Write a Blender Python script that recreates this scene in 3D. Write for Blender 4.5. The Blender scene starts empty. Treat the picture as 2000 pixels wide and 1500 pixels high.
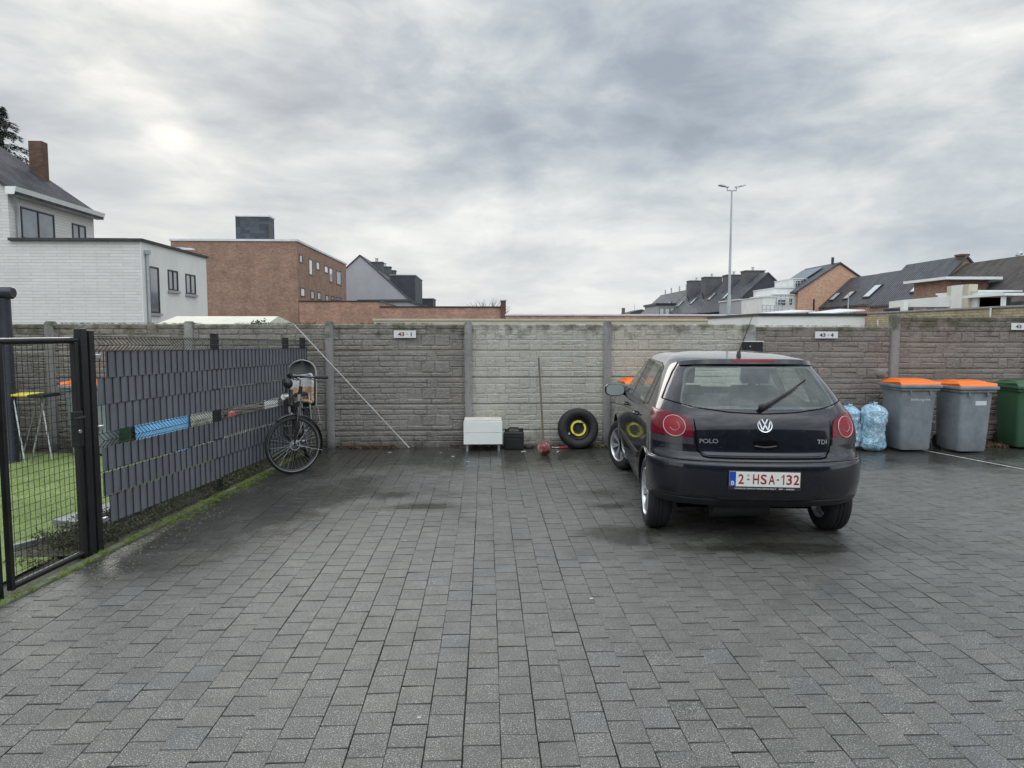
import bpy, math, random
import numpy as np
from mathutils import Vector, Matrix, noise
C = bpy.context.scene
col = C.collection
R = math.radians
random.seed(7)
rng = np.random.RandomState(11)
# ---------------------------------------------------------------- camera
F, H = 1340.0, 1.68
PITCH, YAW = math.atan(103 / 1340.0), R(2.2)
fw = Vector((math.sin(YAW) * math.cos(PITCH), math.cos(YAW) * math.cos(PITCH), -math.sin(PITCH)))
rt = Vector((math.cos(YAW), -math.sin(YAW), 0))
up = rt.cross(fw)
def at(u, v, y):
    """survey helper: the point at distance y sighted at (u, v)"""
    d = fw + rt * ((u - 1000) / F) - up * ((v - 750) / F)
    return Vector((0, 0, H)) + d * (y / d.y)
cd = bpy.data.cameras.new('camera')
cam = bpy.data.objects.new('camera', cd); col.objects.link(cam)
cam.location = (0, 0, H)
cam.rotation_euler = (math.pi / 2 - PITCH, 0, -YAW)
cd.sensor_width = 36; cd.lens = F / 2000 * 36; cd.clip_end = 2000; cd.clip_start = .05
C.camera = cam
C.view_settings.view_transform = 'Standard'; C.view_settings.look = 'None'
C.view_settings.gamma = 1; C.view_settings.exposure = 0

# ---------------------------------------------------------------- mesh builder
class MB:
    def __init__(s): s.v = []; s.f = []
    def add(s, vs, fs):
        o = len(s.v); s.v += [tuple(p) for p in vs]; s.f += [tuple(i + o for i in f) for f in fs]; return s
    def box(s, x0, x1, y0, y1, z0, z1, M=None):
        vs = [Vector(p) for p in ((x0,y0,z0),(x1,y0,z0),(x1,y1,z0),(x0,y1,z0),(x0,y0,z1),(x1,y0,z1),(x1,y1,z1),(x0,y1,z1))]
        if M is not None: vs = [M @ p for p in vs]
        return s.add(vs, [(0,3,2,1),(4,5,6,7),(0,1,5,4),(1,2,6,5),(2,3,7,6),(3,0,4,7)])
    def cyl(s, a, b, r0, r1=None, n=12, caps=True):
        return s.tube([a, b], [r0, r0 if r1 is None else r1], n, caps)
    def tube(s, pts, r, n=8, caps=True, closed=False):
        pts = [Vector(p) for p in pts]; m = len(pts)
        rr = r if isinstance(r, (list, tuple)) else [r] * m
        vs = []; N = None
        for i, p in enumerate(pts):
            if closed: t = (pts[(i + 1) % m] - pts[i - 1])
            else: t = pts[min(i + 1, m - 1)] - pts[max(i - 1, 0)]
            t.normalize()
            if N is None:
                N = t.cross(Vector((0, 0, 1)))
                if N.length < 1e-3: N = t.cross(Vector((1, 0, 0)))
            N = (N - t * N.dot(t)).normalized(); B = t.cross(N)
            for k in range(n):
                a = 2 * math.pi * k / n
                vs.append(p + (N * math.cos(a) + B * math.sin(a)) * rr[i])
        fs = []
        for i in range(m if closed else m - 1):
            j = (i + 1) % m
            for k in range(n):
                l = (k + 1) % n
                fs.append((i * n + k, i * n + l, j * n + l, j * n + k))
        if caps and not closed:
            fs.append(tuple(range(n))[::-1]); fs.append(tuple((m - 1) * n + k for k in range(n)))
        return s.add(vs, fs)
    def lathe(s, prof, M=None, n=32, close=False):
        """prof of (radius, height) turned about local z"""
        vs = []
        for r, h in prof:
            for k in range(n):
                a = 2 * math.pi * k / n
                p = Vector((r * math.cos(a), r * math.sin(a), h)); vs.append(M @ p if M is not None else p)
        m = len(prof); fs = []
        for i in range(m if close else m - 1):
            j = (i + 1) % m
            for k in range(n):
                l = (k + 1) % n
                fs.append((i * n + k, i * n + l, j * n + l, j * n + k))
        return s.add(vs, fs)
    def grid(s, fn, nu, nv, cu=False):
        vs = [fn(i / (nu if cu else nu - 1), j / (nv - 1)) for j in range(nv) for i in range(nu)]
        fs = [(j * nu + i, j * nu + (i + 1) % nu, (j + 1) * nu + (i + 1) % nu, (j + 1) * nu + i)
              for j in range(nv - 1) for i in range(nu if cu else nu - 1)]
        return s.add(vs, fs)
    def prism(s, poly, fn0, fn1):
        n = len(poly)
        vs = [fn0(p) for p in poly] + [fn1(p) for p in poly]
        return s.add(vs, [tuple(range(n)), tuple(range(2 * n - 1, n - 1, -1))] + [(i, n + i, n + (i + 1) % n, (i + 1) % n) for i in range(n)])
    def ball(s, c, r, nu=16, nv=10, f=None):
        c = Vector(c); r = (r, r, r) if isinstance(r, (int, float)) else r
        vs = []
        for j in range(nv + 1):
            t = math.pi * j / nv
            for i in range(nu):
                a = 2 * math.pi * i / nu
                d = Vector((math.sin(t) * math.cos(a), math.sin(t) * math.sin(a), math.cos(t)))
                k = f(d) if f else 1
                vs.append(c + Vector((d.x * r[0], d.y * r[1], d.z * r[2])) * k)
        fs = [(j * nu + i, (j + 1) * nu + i, (j + 1) * nu + (i + 1) % nu, j * nu + (i + 1) % nu) for j in range(nv) for i in range(nu)]
        return s.add(vs, fs)
    def build(s, name, mat, parent=None, world=False, smooth=None, bevel=0, seg=2, normals=True):
        me = bpy.data.meshes.new(name)
        vs = s.v
        if world and parent is not None:
            r = parent
            while r.parent: r = r.parent
            o = Vector(r.location); vs = [(a - o.x, b - o.y, c - o.z) for a, b, c in vs]
        me.from_pydata(vs, [], s.f); me.update()
        if normals:
            import bmesh
            bm = bmesh.new(); bm.from_mesh(me)
            bmesh.ops.remove_doubles(bm, verts=bm.verts, dist=1e-5)
            bmesh.ops.recalc_face_normals(bm, faces=bm.faces); bm.to_mesh(me); bm.free()
        if smooth is not None:
            me.shade_smooth(); me.set_sharp_from_angle(angle=R(smooth))
        me.materials.append(mat)
        o = bpy.data.objects.new(name, me); col.objects.link(o)
        if parent is not None: o.parent = parent
        if bevel:
            b = o.modifiers.new('bevel', 'BEVEL'); b.width = bevel; b.segments = seg; b.limit_method = 'ANGLE'; b.angle_limit = R(35)
            b.harden_normals = False
        return o

def tag(o, label=None, cat=None, group=None, kind=None):
    if label: o['label'] = label
    if cat: o['category'] = cat
    if group: o['group'] = group
    if kind: o['kind'] = kind
    return o
def thing(name, label, cat, loc=(0, 0, 0), rot=(0, 0, 0), group=None):
    o = bpy.data.objects.new(name, None); col.objects.link(o); o.empty_display_size = .2
    o.location = loc; o.rotation_euler = rot
    return tag(o, label, cat, group)
def text(name, s, width, height, mat, parent, M, depth=.001, bold=0.0):
    """lettering as a flat extruded mesh; M puts its x/y plane in the parent's space, centred"""
    cu = bpy.data.curves.new('t', 'FONT'); cu.body = s; cu.size = 1; cu.extrude = 0; cu.offset = bold
    cu.align_x = 'CENTER'; cu.align_y = 'CENTER'
    t = bpy.data.objects.new('t', cu); col.objects.link(t)
    dg = bpy.context.evaluated_depsgraph_get(); me = bpy.data.meshes.new_from_object(t.evaluated_get(dg))
    bpy.data.objects.remove(t); bpy.data.curves.remove(cu)
    xs = [v.co.x for v in me.vertices]; ys = [v.co.y for v in me.vertices]
    cx, cy = (max(xs) + min(xs)) / 2, (max(ys) + min(ys)) / 2
    sx = width / (max(xs) - min(xs)); sy = height / (max(ys) - min(ys))
    for v in me.vertices: v.co = M @ Vector(((v.co.x - cx) * sx, (v.co.y - cy) * sy, depth))
    me.materials.append(mat); me.name = name
    o = bpy.data.objects.new(name, me); col.objects.link(o); o.parent = parent
    return o

# ---------------------------------------------------------------- materials
def newmat(name):
    m = bpy.data.materials.new(name); m.use_nodes = True
    nt = m.node_tree; b = nt.nodes['Principled BSDF']
    return m, nt, b
def N(nt, t, **kw):
    n = nt.nodes.new(t)
    for k, v in kw.items():
        if k in n.inputs.keys() if hasattr(n.inputs, 'keys') else False: n.inputs[k].default_value = v
        else: setattr(n, k, v)
    return n
def L(nt, a, b): nt.links.new(a, b)
def rgb(c): return (c[0], c[1], c[2], 1)
def ramp(nt, fac, stops, interp='LINEAR'):
    r = nt.nodes.new('ShaderNodeValToRGB'); e = r.color_ramp.elements; r.color_ramp.interpolation = interp
    while len(e) > 1: e.remove(e[-1])
    e[0].position = stops[0][0]; e[0].color = rgb(stops[0][1]) if hasattr(stops[0][1], '__len__') else (stops[0][1],) * 3 + (1,)
    for p, c in stops[1:]:
        x = e.new(p); x.color = rgb(c) if hasattr(c, '__len__') else (c, c, c, 1)
    L(nt, fac, r.inputs['Fac']); return r.outputs['Color']
def noise_n(nt, vec, scale, detail=4, rough=.6, dist=0):
    n = nt.nodes.new('ShaderNodeTexNoise'); n.inputs['Scale'].default_value = scale; n.inputs['Detail'].default_value = detail
    n.inputs['Roughness'].default_value = rough; n.inputs['Distortion'].default_value = dist
    if vec is not None: L(nt, vec, n.inputs['Vector'])
    return n.outputs['Fac']
def math_n(nt, op, a, b=None, clamp=False):
    n = nt.nodes.new('ShaderNodeMath'); n.operation = op; n.use_clamp = clamp
    for i, x in enumerate((a, b)):
        if x is None: continue
        if isinstance(x, (int, float)): n.inputs[i].default_value = x
        else: L(nt, x, n.inputs[i])
    return n.outputs[0]
def mixc(nt, fac, a, b, mode='MIX'):
    n = nt.nodes.new('ShaderNodeMix'); n.data_type = 'RGBA'; n.blend_type = mode
    for i, x in ((0, fac), (6, a), (7, b)):
        if isinstance(x, (int, float)): n.inputs[i].default_value = x
        elif isinstance(x, (tuple, list)): n.inputs[i].default_value = rgb(x)
        else: L(nt, x, n.inputs[i])
    return n.outputs[2]
def geo_pos(nt): return nt.nodes.new('ShaderNodeNewGeometry').outputs['Position']
def objc(nt): return nt.nodes.new('ShaderNodeTexCoord').outputs['Object']
def bump_n(nt, h, strength, dist=.01, prev=None):
    b = nt.nodes.new('ShaderNodeBump'); b.inputs['Strength'].default_value = strength; b.inputs['Distance'].default_value = dist
    L(nt, h, b.inputs['Height'])
    if prev is not None: L(nt, prev, b.inputs['Normal'])
    return b.outputs['Normal']
def mat(name, c, rough=.6, metal=0, var=.25, vs=6, bump=0, bs=60, coat=0, spec=.5, world=True, rv=.12, c2=None, det=5, bd=.004):
    m, nt, b = newmat(name)
    p = geo_pos(nt) if world else objc(nt)
    n = noise_n(nt, p, vs, det, .62)
    f = ramp(nt, n, [(.3, 0.0), (.7, 1.0)])
    hi = tuple(min(1, x * (1 + var)) for x in c) if c2 is None else c2
    lo = tuple(x * (1 - var) for x in c) if c2 is None else c
    L(nt, mixc(nt, f, lo, hi), b.inputs['Base Color'])
    r = nt.nodes.new('ShaderNodeMapRange'); L(nt, noise_n(nt, p, vs * 2.3, 4), r.inputs['Value'])
    r.inputs['To Min'].default_value = max(.02, rough - rv); r.inputs['To Max'].default_value = min(1, rough + rv)
    L(nt, r.outputs[0], b.inputs['Roughness'])
    b.inputs['Metallic'].default_value = metal; b.inputs['Coat Weight'].default_value = coat; b.inputs['Coat Roughness'].default_value = .05
    b.inputs['Specular IOR Level'].default_value = spec
    if bump:
        L(nt, bump_n(nt, noise_n(nt, p, bs, 5, .65), bump, bd), b.inputs['Normal'])
    return m
def sep(nt, v):
    s = nt.nodes.new('ShaderNodeSeparateXYZ'); L(nt, v, s.inputs[0]); return s.outputs
def comb(nt, x, y, z):
    c = nt.nodes.new('ShaderNodeCombineXYZ')
    for i, a in enumerate((x, y, z)):
        if isinstance(a, (int, float)): c.inputs[i].default_value = a
        else: L(nt, a, c.inputs[i])
    return c.outputs[0]
def brickmat(name, c1, c2, mortar, bw=.21, bh=.065, ms=.01, rough=.85, bump=.6, var=.35, dirt=None, ms2=.3, nz=.5):
    m, nt, b = newmat(name)
    p = sep(nt, geo_pos(nt))
    vec = comb(nt, math_n(nt, 'ADD', p[0], p[1]), p[2], 0)
    t = nt.nodes.new('ShaderNodeTexBrick'); L(nt, vec, t.inputs['Vector'])
    t.inputs['Scale'].default_value = 1; t.inputs['Brick Width'].default_value = bw; t.inputs['Row Height'].default_value = bh
    t.inputs['Mortar Size'].default_value = ms; t.inputs['Mortar Smooth'].default_value = ms2; t.inputs['Bias'].default_value = 0
    t.inputs['Color1'].default_value = rgb(c1); t.inputs['Color2'].default_value = rgb(c2); t.inputs['Mortar'].default_value = rgb(mortar)
    n = noise_n(nt, vec, .9, 6, .7)
    c = mixc(nt, 1.0, t.outputs['Color'], ramp(nt, n, [(.3, 1 - var), (.7, 1 + var * .6)]), 'MULTIPLY')
    n2 = noise_n(nt, vec, 5, 6, .85)
    c = mixc(nt, nz, c, mixc(nt, 1.0, c, ramp(nt, n2, [(.35, .5), (.65, 1.35)]), 'MULTIPLY'))
    if dirt:
        c = mixc(nt, ramp(nt, noise_n(nt, comb(nt, math_n(nt, 'ADD', p[0], p[1]), math_n(nt, 'MULTIPLY', p[2], .25), 0), 1.6, 5, .7), [(.5, 0.0), (.75, .7)]), c, dirt)
    L(nt, c, b.inputs['Base Color']); b.inputs['Roughness'].default_value = rough
    h = mixc(nt, .3, t.outputs['Fac'], n2)
    inv = math_n(nt, 'SUBTRACT', 1.0, t.outputs['Fac'])
    L(nt, bump_n(nt, math_n(nt, 'ADD', inv, math_n(nt, 'MULTIPLY', n2, .5)), bump, .01), b.inputs['Normal'])
    return m
def tilemat(name, c, axis='y', pw=.22, ph=.3, rough=.35, spec=.25, depth=.05):
    """roof tiles: courses by height, pans along the eave direction"""
    m, nt, b = newmat(name)
    p = sep(nt, geo_pos(nt)); e = p[1] if axis == 'y' else p[0]
    cz = math_n(nt, 'DIVIDE', p[2], ph); row = math_n(nt, 'FLOOR', cz); fz = math_n(nt, 'FRACT', cz)
    ce = math_n(nt, 'DIVIDE', e, pw); fe = math_n(nt, 'FRACT', ce)
    wave = math_n(nt, 'SINE', math_n(nt, 'MULTIPLY', ce, 2 * math.pi))
    hgt = math_n(nt, 'ADD', math_n(nt, 'MULTIPLY', math_n(nt, 'SUBTRACT', 1.0, fz), .8), math_n(nt, 'MULTIPLY', wave, .35))
    wn = nt.nodes.new('ShaderNodeTexWhiteNoise'); wn.noise_dimensions = '2D'
    L(nt, comb(nt, math_n(nt, 'FLOOR', ce), row, 0), wn.inputs['Vector'])
    cc = mixc(nt, wn.outputs['Value'], tuple(x * .65 for x in c), tuple(x * 1.35 for x in c))
    cc = mixc(nt, ramp(nt, noise_n(nt, geo_pos(nt), .7, 5, .7), [(.4, 0.0), (.7, .5)]), cc, tuple(x * .7 + .015 for x in c))
    L(nt, cc, b.inputs['Base Color']); b.inputs['Specular IOR Level'].default_value = spec; b.inputs['Roughness'].default_value = rough
    L(nt, bump_n(nt, hgt, 1.0, depth), b.inputs['Normal'])
    return m
def glassmat(name, tint, film=.12, filmc=(.35, .4, .4)):
    """thin pane: see-through with a mirror sheen and a little rain film"""
    m = bpy.data.materials.new(name); m.use_nodes = True; nt = m.node_tree; nt.nodes.clear()
    o = nt.nodes.new('ShaderNodeOutputMaterial')
    tr = nt.nodes.new('ShaderNodeBsdfTransparent'); tr.inputs[0].default_value = rgb(tint)
    gl = nt.nodes.new('ShaderNodeBsdfGlossy'); gl.inputs['Roughness'].default_value = .04; gl.inputs[0].default_value = (1, 1, 1, 1)
    df = nt.nodes.new('ShaderNodeBsdfDiffuse'); df.inputs[0].default_value = rgb(filmc)
    lw_ = nt.nodes.new('ShaderNodeLayerWeight'); lw_.inputs[0].default_value = .5
    fr_ = math_n(nt, 'ADD', math_n(nt, 'MULTIPLY', math_n(nt, 'POWER', lw_.outputs['Facing'], 5.0), .92), .04)
    m1 = nt.nodes.new('ShaderNodeMixShader'); f = ramp(nt, noise_n(nt, objc(nt), 5, 5, .6), [(.3, film * .7), (.7, film * 1.35)])
    L(nt, f, m1.inputs[0]); L(nt, tr.outputs[0], m1.inputs[1]); L(nt, df.outputs[0], m1.inputs[2])
    m2 = nt.nodes.new('ShaderNodeMixShader'); L(nt, fr_, m2.inputs[0]); L(nt, m1.outputs[0], m2.inputs[1]); L(nt, gl.outputs[0], m2.inputs[2])
    L(nt, m2.outputs[0], o.inputs[0]); return m

K = {}
K['black_metal'] = mat('black_metal', (.012, .012, .014), .38, .0, .3, 8, .15, 200)
K['black_plastic'] = mat('black_plastic', (.014, .014, .016), .5, 0, .3, 8, .1, 120)
K['rubber'] = mat('rubber', (.016, .016, .017), .7, 0, .35, 14, .2, 90)
K['steel'] = mat('steel', (.55, .56, .58), .3, .9, .12, 12)
K['galv'] = mat('galvanised', (.42, .45, .47), .45, .5, .18, 3)
K['alloy'] = mat('alloy', (.62, .63, .65), .32, .75, .1, 20)
K['white_paint'] = mat('white_paint', (.74, .76, .74), .4, 0, .06, 3)
K['white_render'] = mat('white_render', (.70, .71, .68), .8, 0, .08, 1.2, .1, 30)
K['grey_render'] = mat('grey_render', (.34, .345, .36), .85, 0, .07, .8, .1, 20)
K['dark_clad'] = mat('dark_cladding', (.035, .04, .05), .6, 0, .25, 2)
K['dark_frame'] = mat('dark_window_frame', (.02, .022, .025), .45, 0, .2, 4)
K['pane'] = mat('window_pane', (.16, .18, .2), .06, 0, .5, .6, coat=1, spec=.8)
K['pane_light'] = mat('curtained_pane', (.55, .56, .55), .12, 0, .25, 1.5, coat=.8)
K['coping'] = mat('coping', (.6, .62, .64), .6, 0, .1, 2)
# ---------------------------------------------------------------- sky and light
SUN_AZ, SUN_EL = R(-24.0), R(24.0)      # behind thin cloud, ahead and to the left
w = bpy.data.worlds.new('World'); C.world = w; w.use_nodes = True
nt = w.node_tree; nt.nodes.clear()
out = nt.nodes.new('ShaderNodeOutputWorld'); bg = nt.nodes.new('ShaderNodeBackground')
sky = nt.nodes.new('ShaderNodeTexSky'); sky.sky_type = 'NISHITA'; sky.sun_disc = False
sky.sun_elevation = SUN_EL; sky.sun_rotation = SUN_AZ; sky.air_density = 1.0; sky.dust_density = 2
d = nt.nodes.new('ShaderNodeTexCoord').outputs['Generated']
s = sep(nt, d)
zz = math_n(nt, 'MAXIMUM', s[2], 0.0)
den = math_n(nt, 'ADD', zz, .30)
cx = math_n(nt, 'DIVIDE', s[0], den); cy = math_n(nt, 'DIVIDE', s[1], den)
cv = comb(nt, math_n(nt, 'ADD', math_n(nt, 'MULTIPLY', s[0], 2.0), 3.1), math_n(nt, 'ADD', math_n(nt, 'MULTIPLY', s[1], 1.6), 7.7), math_n(nt, 'MULTIPLY', math_n(nt, 'POWER', zz, .8), 4.6))
# a domain warp gives the torn, smeared look of stratocumulus
wp = nt.nodes.new('ShaderNodeTexNoise'); wp.inputs['Scale'].default_value = .8; wp.inputs['Detail'].default_value = 3; L(nt, cv, wp.inputs['Vector'])
wv = nt.nodes.new('ShaderNodeVectorMath'); wv.operation = 'MULTIPLY_ADD'; L(nt, wp.outputs['Color'], wv.inputs[0]); wv.inputs[1].default_value = (.7, .7, .4); L(nt, cv, wv.inputs[2])
big = noise_n(nt, wv.outputs[0], 1.0, 3, .5)
mid = noise_n(nt, wv.outputs[0], 2.6, 7, .56, .15)
fine = noise_n(nt, wv.outputs[0], 8.0, 7, .6, .15)
v = math_n(nt, 'ADD', math_n(nt, 'ADD', math_n(nt, 'MULTIPLY', big, .5), math_n(nt, 'MULTIPLY', mid, .42)), math_n(nt, 'MULTIPLY', fine, .14))
v = math_n(nt, 'ADD', math_n(nt, 'MULTIPLY', math_n(nt, 'SUBTRACT', v, .53), 1.28), .535)
def glow(az, el, width, amp, asp=1.0):
    c = Vector((math.sin(az) * math.cos(el), math.cos(az) * math.cos(el), math.sin(el)))
    vm = nt.nodes.new('ShaderNodeVectorMath'); vm.operation = 'SUBTRACT'; L(nt, d, vm.inputs[0]); vm.inputs[1].default_value = c
    sc = nt.nodes.new('ShaderNodeVectorMath'); sc.operation = 'MULTIPLY'; L(nt, vm.outputs[0], sc.inputs[0]); sc.inputs[1].default_value = (1, 1, asp)
    ln = nt.nodes.new('ShaderNodeVectorMath'); ln.operation = 'LENGTH'; L(nt, sc.outputs[0], ln.inputs[0])
    e = math_n(nt, 'EXPONENT', math_n(nt, 'MULTIPLY', math_n(nt, 'POWER', math_n(nt, 'DIVIDE', ln.outputs['Value'], width), 2.0), -1.0))
    return math_n(nt, 'MULTIPLY', e, amp)
def azel(u, v_):
    p = at(u, v_, 10) - Vector((0, 0, H)); return math.atan2(p.x, p.y), math.atan2(p.z, math.hypot(p.x, p.y))
for (u, v_, wd, am, asp) in SKYBLOBS if 'SKYBLOBS' in globals() else [
        (335, 262, .035, .13, 1.3), (330, 250, .10, .035, 1), (230, 180, .07, .05, 2.2), (90, 130, .06, .05, 2.2), (1270, 470, .06, .07, 2.4), (1000, 560, .25, .06, 1.5),
        (1560, 110, .17, .04, 1.4), (1900, 60, .15, .03, 1), (130, 260, .10, -.08, 1.5), (500, 90, .14, -.07, 1.5), (1330, 180, .16, -.06, 1.3), (1180, 60, .13, -.04, 1),
        (620, 380, .12, -.04, 2), (1860, 380, .22, -.03, 1.5), (230, 330, .08, -.04, 1.6)]:
    a, e_ = azel(u, v_); v = math_n(nt, 'ADD', v, glow(a, e_, wd, am, asp))
cl = ramp(nt, v, [(.36, (.34, .39, .45)), (.45, (.43, .48, .54)), (.51, (.51, .56, .60)), (.57, (.61, .65, .67)), (.64, (.74, .76, .76)), (.76, (.96, .96, .92))])
hz = ramp(nt, s[2], [(0.0, 1.0), (.10, .55), (.28, 0.0)])
cl = mixc(nt, math_n(nt, 'MULTIPLY', hz, .45), cl, (.68, .73, .77))
# overcast skies are brighter overhead than at the horizon, and the half behind the camera is boosted to brighten the scene
top = ramp(nt, s[2], [(0.0, .98 / 2.4), (.42, 1.0 / 2.4), (.62, .75), (1.0, 1.0)])
cl = mixc(nt, 1.0, cl, mixc(nt, 1.0, top, (2.4, 2.4, 2.4), 'MULTIPLY'), 'MULTIPLY')
bk = ramp(nt, math_n(nt, 'MULTIPLY', s[1], -1.0), [(.0, .5), (.45, 1.0)])
cl = mixc(nt, 1.0, cl, mixc(nt, 1.0, bk, (2.0, 2.0, 2.0), 'MULTIPLY'), 'MULTIPLY')
nk = mixc(nt, 1.0, sky.outputs[0], (.004, .004, .004), 'MULTIPLY')
cc = mixc(nt, 1.0, cl, nk, 'ADD')
L(nt, cc, bg.inputs[0]); bg.inputs[1].default_value = 1.0
L(nt, bg.outputs[0], out.inputs[0])
sl = bpy.data.lights.new('sun', 'SUN'); sl.energy = .6; sl.angle = R(25); sl.color = (1, .96, .9)
so = bpy.data.objects.new('sun', sl); col.objects.link(so)
sd = Vector((math.sin(SUN_AZ) * math.cos(SUN_EL), math.cos(SUN_AZ) * math.cos(SUN_EL), math.sin(SUN_EL)))
so.rotation_euler = (-sd).to_track_quat('-Z', 'Y').to_euler()

# ---------------------------------------------------------------- ground
def xk(y): return -3.33 + .0905 * y      # kerb edge of the paving
def xf(y): return -3.43 + .0905 * y      # fence line
earth = mat('earth', (.075, .07, .06), .9, 0, .4, 2, .5, 40, bd=.02)
g = MB(); g.add([(-900, -900, -.03), (900, -900, -.03), (900, 900, -.03), (-900, 900, -.03)], [(0, 1, 2, 3)])
tag(g.build('ground', earth), kind='structure')

def pavermat():
    m, nt, b = newmat('concrete_pavers')
    p = geo_pos(nt)
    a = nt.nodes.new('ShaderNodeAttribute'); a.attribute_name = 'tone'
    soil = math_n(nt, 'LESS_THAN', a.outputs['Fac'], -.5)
    base = ramp(nt, a.outputs['Fac'], [(0, (.066, .066, .061)), (.5, (.080, .079, .073)), (.85, (.096, .093, .084)), (1, (.076, .080, .084))])
    sp = noise_n(nt, p, 170, 3, .7); c = mixc(nt, ramp(nt, sp, [(.545, 0.0), (.62, 1.0)]), base, (.46, .45, .41))
    sp2 = noise_n(nt, p, 130, 3, .7); c = mixc(nt, ramp(nt, sp2, [(.34, .9), (.45, 0.0)]), c, (.035, .036, .036))
    c = mixc(nt, .6, c, mixc(nt, 1.0, c, ramp(nt, noise_n(nt, p, 5.5, 6, .75), [(.3, .6), (.7, 1.4)]), 'MULTIPLY'))
    mossy = ramp(nt, noise_n(nt, p, 1.1, 6, .7), [(.5, 0.0), (.8, .5)])
    c = mixc(nt, mossy, c, (.085, .09, .07))
    # damp: large soft patches plus the wet strip along the back wall and the fence
    s = sep(nt, p)
    wall = nt.nodes.new('ShaderNodeMapRange'); L(nt, s[1], wall.inputs[0]); wall.inputs[1].default_value = 7.9; wall.inputs[2].default_value = 9.3
    fd = math_n(nt, 'SUBTRACT', s[0], math_n(nt, 'SUBTRACT', math_n(nt, 'MULTIPLY', s[1], .0905), 3.33))
    fen = nt.nodes.new('ShaderNodeMapRange'); L(nt, fd, fen.inputs[0]); fen.inputs[1].default_value = 1.9; fen.inputs[2].default_value = .4
    fy = nt.nodes.new('ShaderNodeMapRange'); L(nt, s[1], fy.inputs[0]); fy.inputs[1].default_value = 4.3; fy.inputs[2].default_value = 5.4
    n1 = noise_n(nt, p, .55, 6, .62, .5)
    n2 = noise_n(nt, p, 2.6, 6, .7, .4)
    dn = math_n(nt, 'ADD', math_n(nt, 'MULTIPLY', n1, .75), math_n(nt, 'MULTIPLY', n2, .35))
    dn = math_n(nt, 'ADD', dn, math_n(nt, 'MULTIPLY', wall.outputs[0], .33))
    dn = math_n(nt, 'ADD', dn, math_n(nt, 'MULTIPLY', math_n(nt, 'MULTIPLY', fen.outputs[0], fy.outputs[0]), .30))
    def spot(x, y, rx, ry, amp):
        q = nt.nodes.new('ShaderNodeVectorMath'); q.operation = 'SUBTRACT'; L(nt, p, q.inputs[0]); q.inputs[1].default_value = (x, y, 0)
        r = nt.nodes.new('ShaderNodeVectorMath'); r.operation = 'MULTIPLY'; L(nt, q.outputs[0], r.inputs[0]); r.inputs[1].default_value = (1 / rx, 1 / ry, 0)
        l = nt.nodes.new('ShaderNodeVectorMath'); l.operation = 'LENGTH'; L(nt, r.outputs[0], l.inputs[0])
        e = math_n(nt, 'EXPONENT', math_n(nt, 'MULTIPLY', math_n(nt, 'POWER', l.outputs['Value'], 2.0), -1.0)); return math_n(nt, 'MULTIPLY', e, amp)
    for q in ((1.15, 5.62, .34, .20, .45), (1.2, 5.35, .2, .14, .35), (1.9, 5.15, .5, .14, .3), (2.6, 5.1, .45, .12, .3), (1.2, 7.0, .25, .2, .3), (1.2, 6.45, .25, .12, .3), (-.62, 6.5, .45, .14, .28), (-.9, 7.0, .3, .2, .2), (-1.9, 6.6, .6, .5, .16), (-.5, 9.3, .5, .25, .12)):
        dn = math_n(nt, 'ADD', dn, spot(*q))
    wet = ramp(nt, dn, [(.57, 0.0), (.80, 1.0)])
    c = mixc(nt, math_n(nt, 'MULTIPLY', wet, .9), c, mixc(nt, 1.0, c, (.30, .30, .28), 'MULTIPLY'))
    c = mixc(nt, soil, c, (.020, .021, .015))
    L(nt, c, b.inputs['Base Color'])
    r = nt.nodes.new('ShaderNodeMapRange'); L(nt, wet, r.inputs[0]); r.inputs[3].default_value = .44; r.inputs[4].default_value = .22
    rn = math_n(nt, 'ADD', r.outputs[0], math_n(nt, 'MULTIPLY', math_n(nt, 'SUBTRACT', noise_n(nt, p, 9, 4), .5), .25))
    L(nt, rn, b.inputs['Roughness']); b.inputs['Specular IOR Level'].default_value = .6
    hb = math_n(nt, 'ADD', noise_n(nt, p, 110, 4, .8), math_n(nt, 'MULTIPLY', noise_n(nt, p, 12, 3), .6))
    bn = nt.nodes.new('ShaderNodeBump'); bn.inputs['Distance'].default_value = .004; L(nt, hb, bn.inputs['Height'])
    L(nt, math_n(nt, 'SUBTRACT', .75, math_n(nt, 'MULTIPLY', wet, .5)), bn.inputs['Strength']); L(nt, bn.outputs[0], b.inputs['Normal'])
    return m
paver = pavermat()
joint = mat('joint_sand', (.014, .014, .011), .95, 0, .5, 3, .5, 120, c2=(.026, .034, .012))
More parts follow.
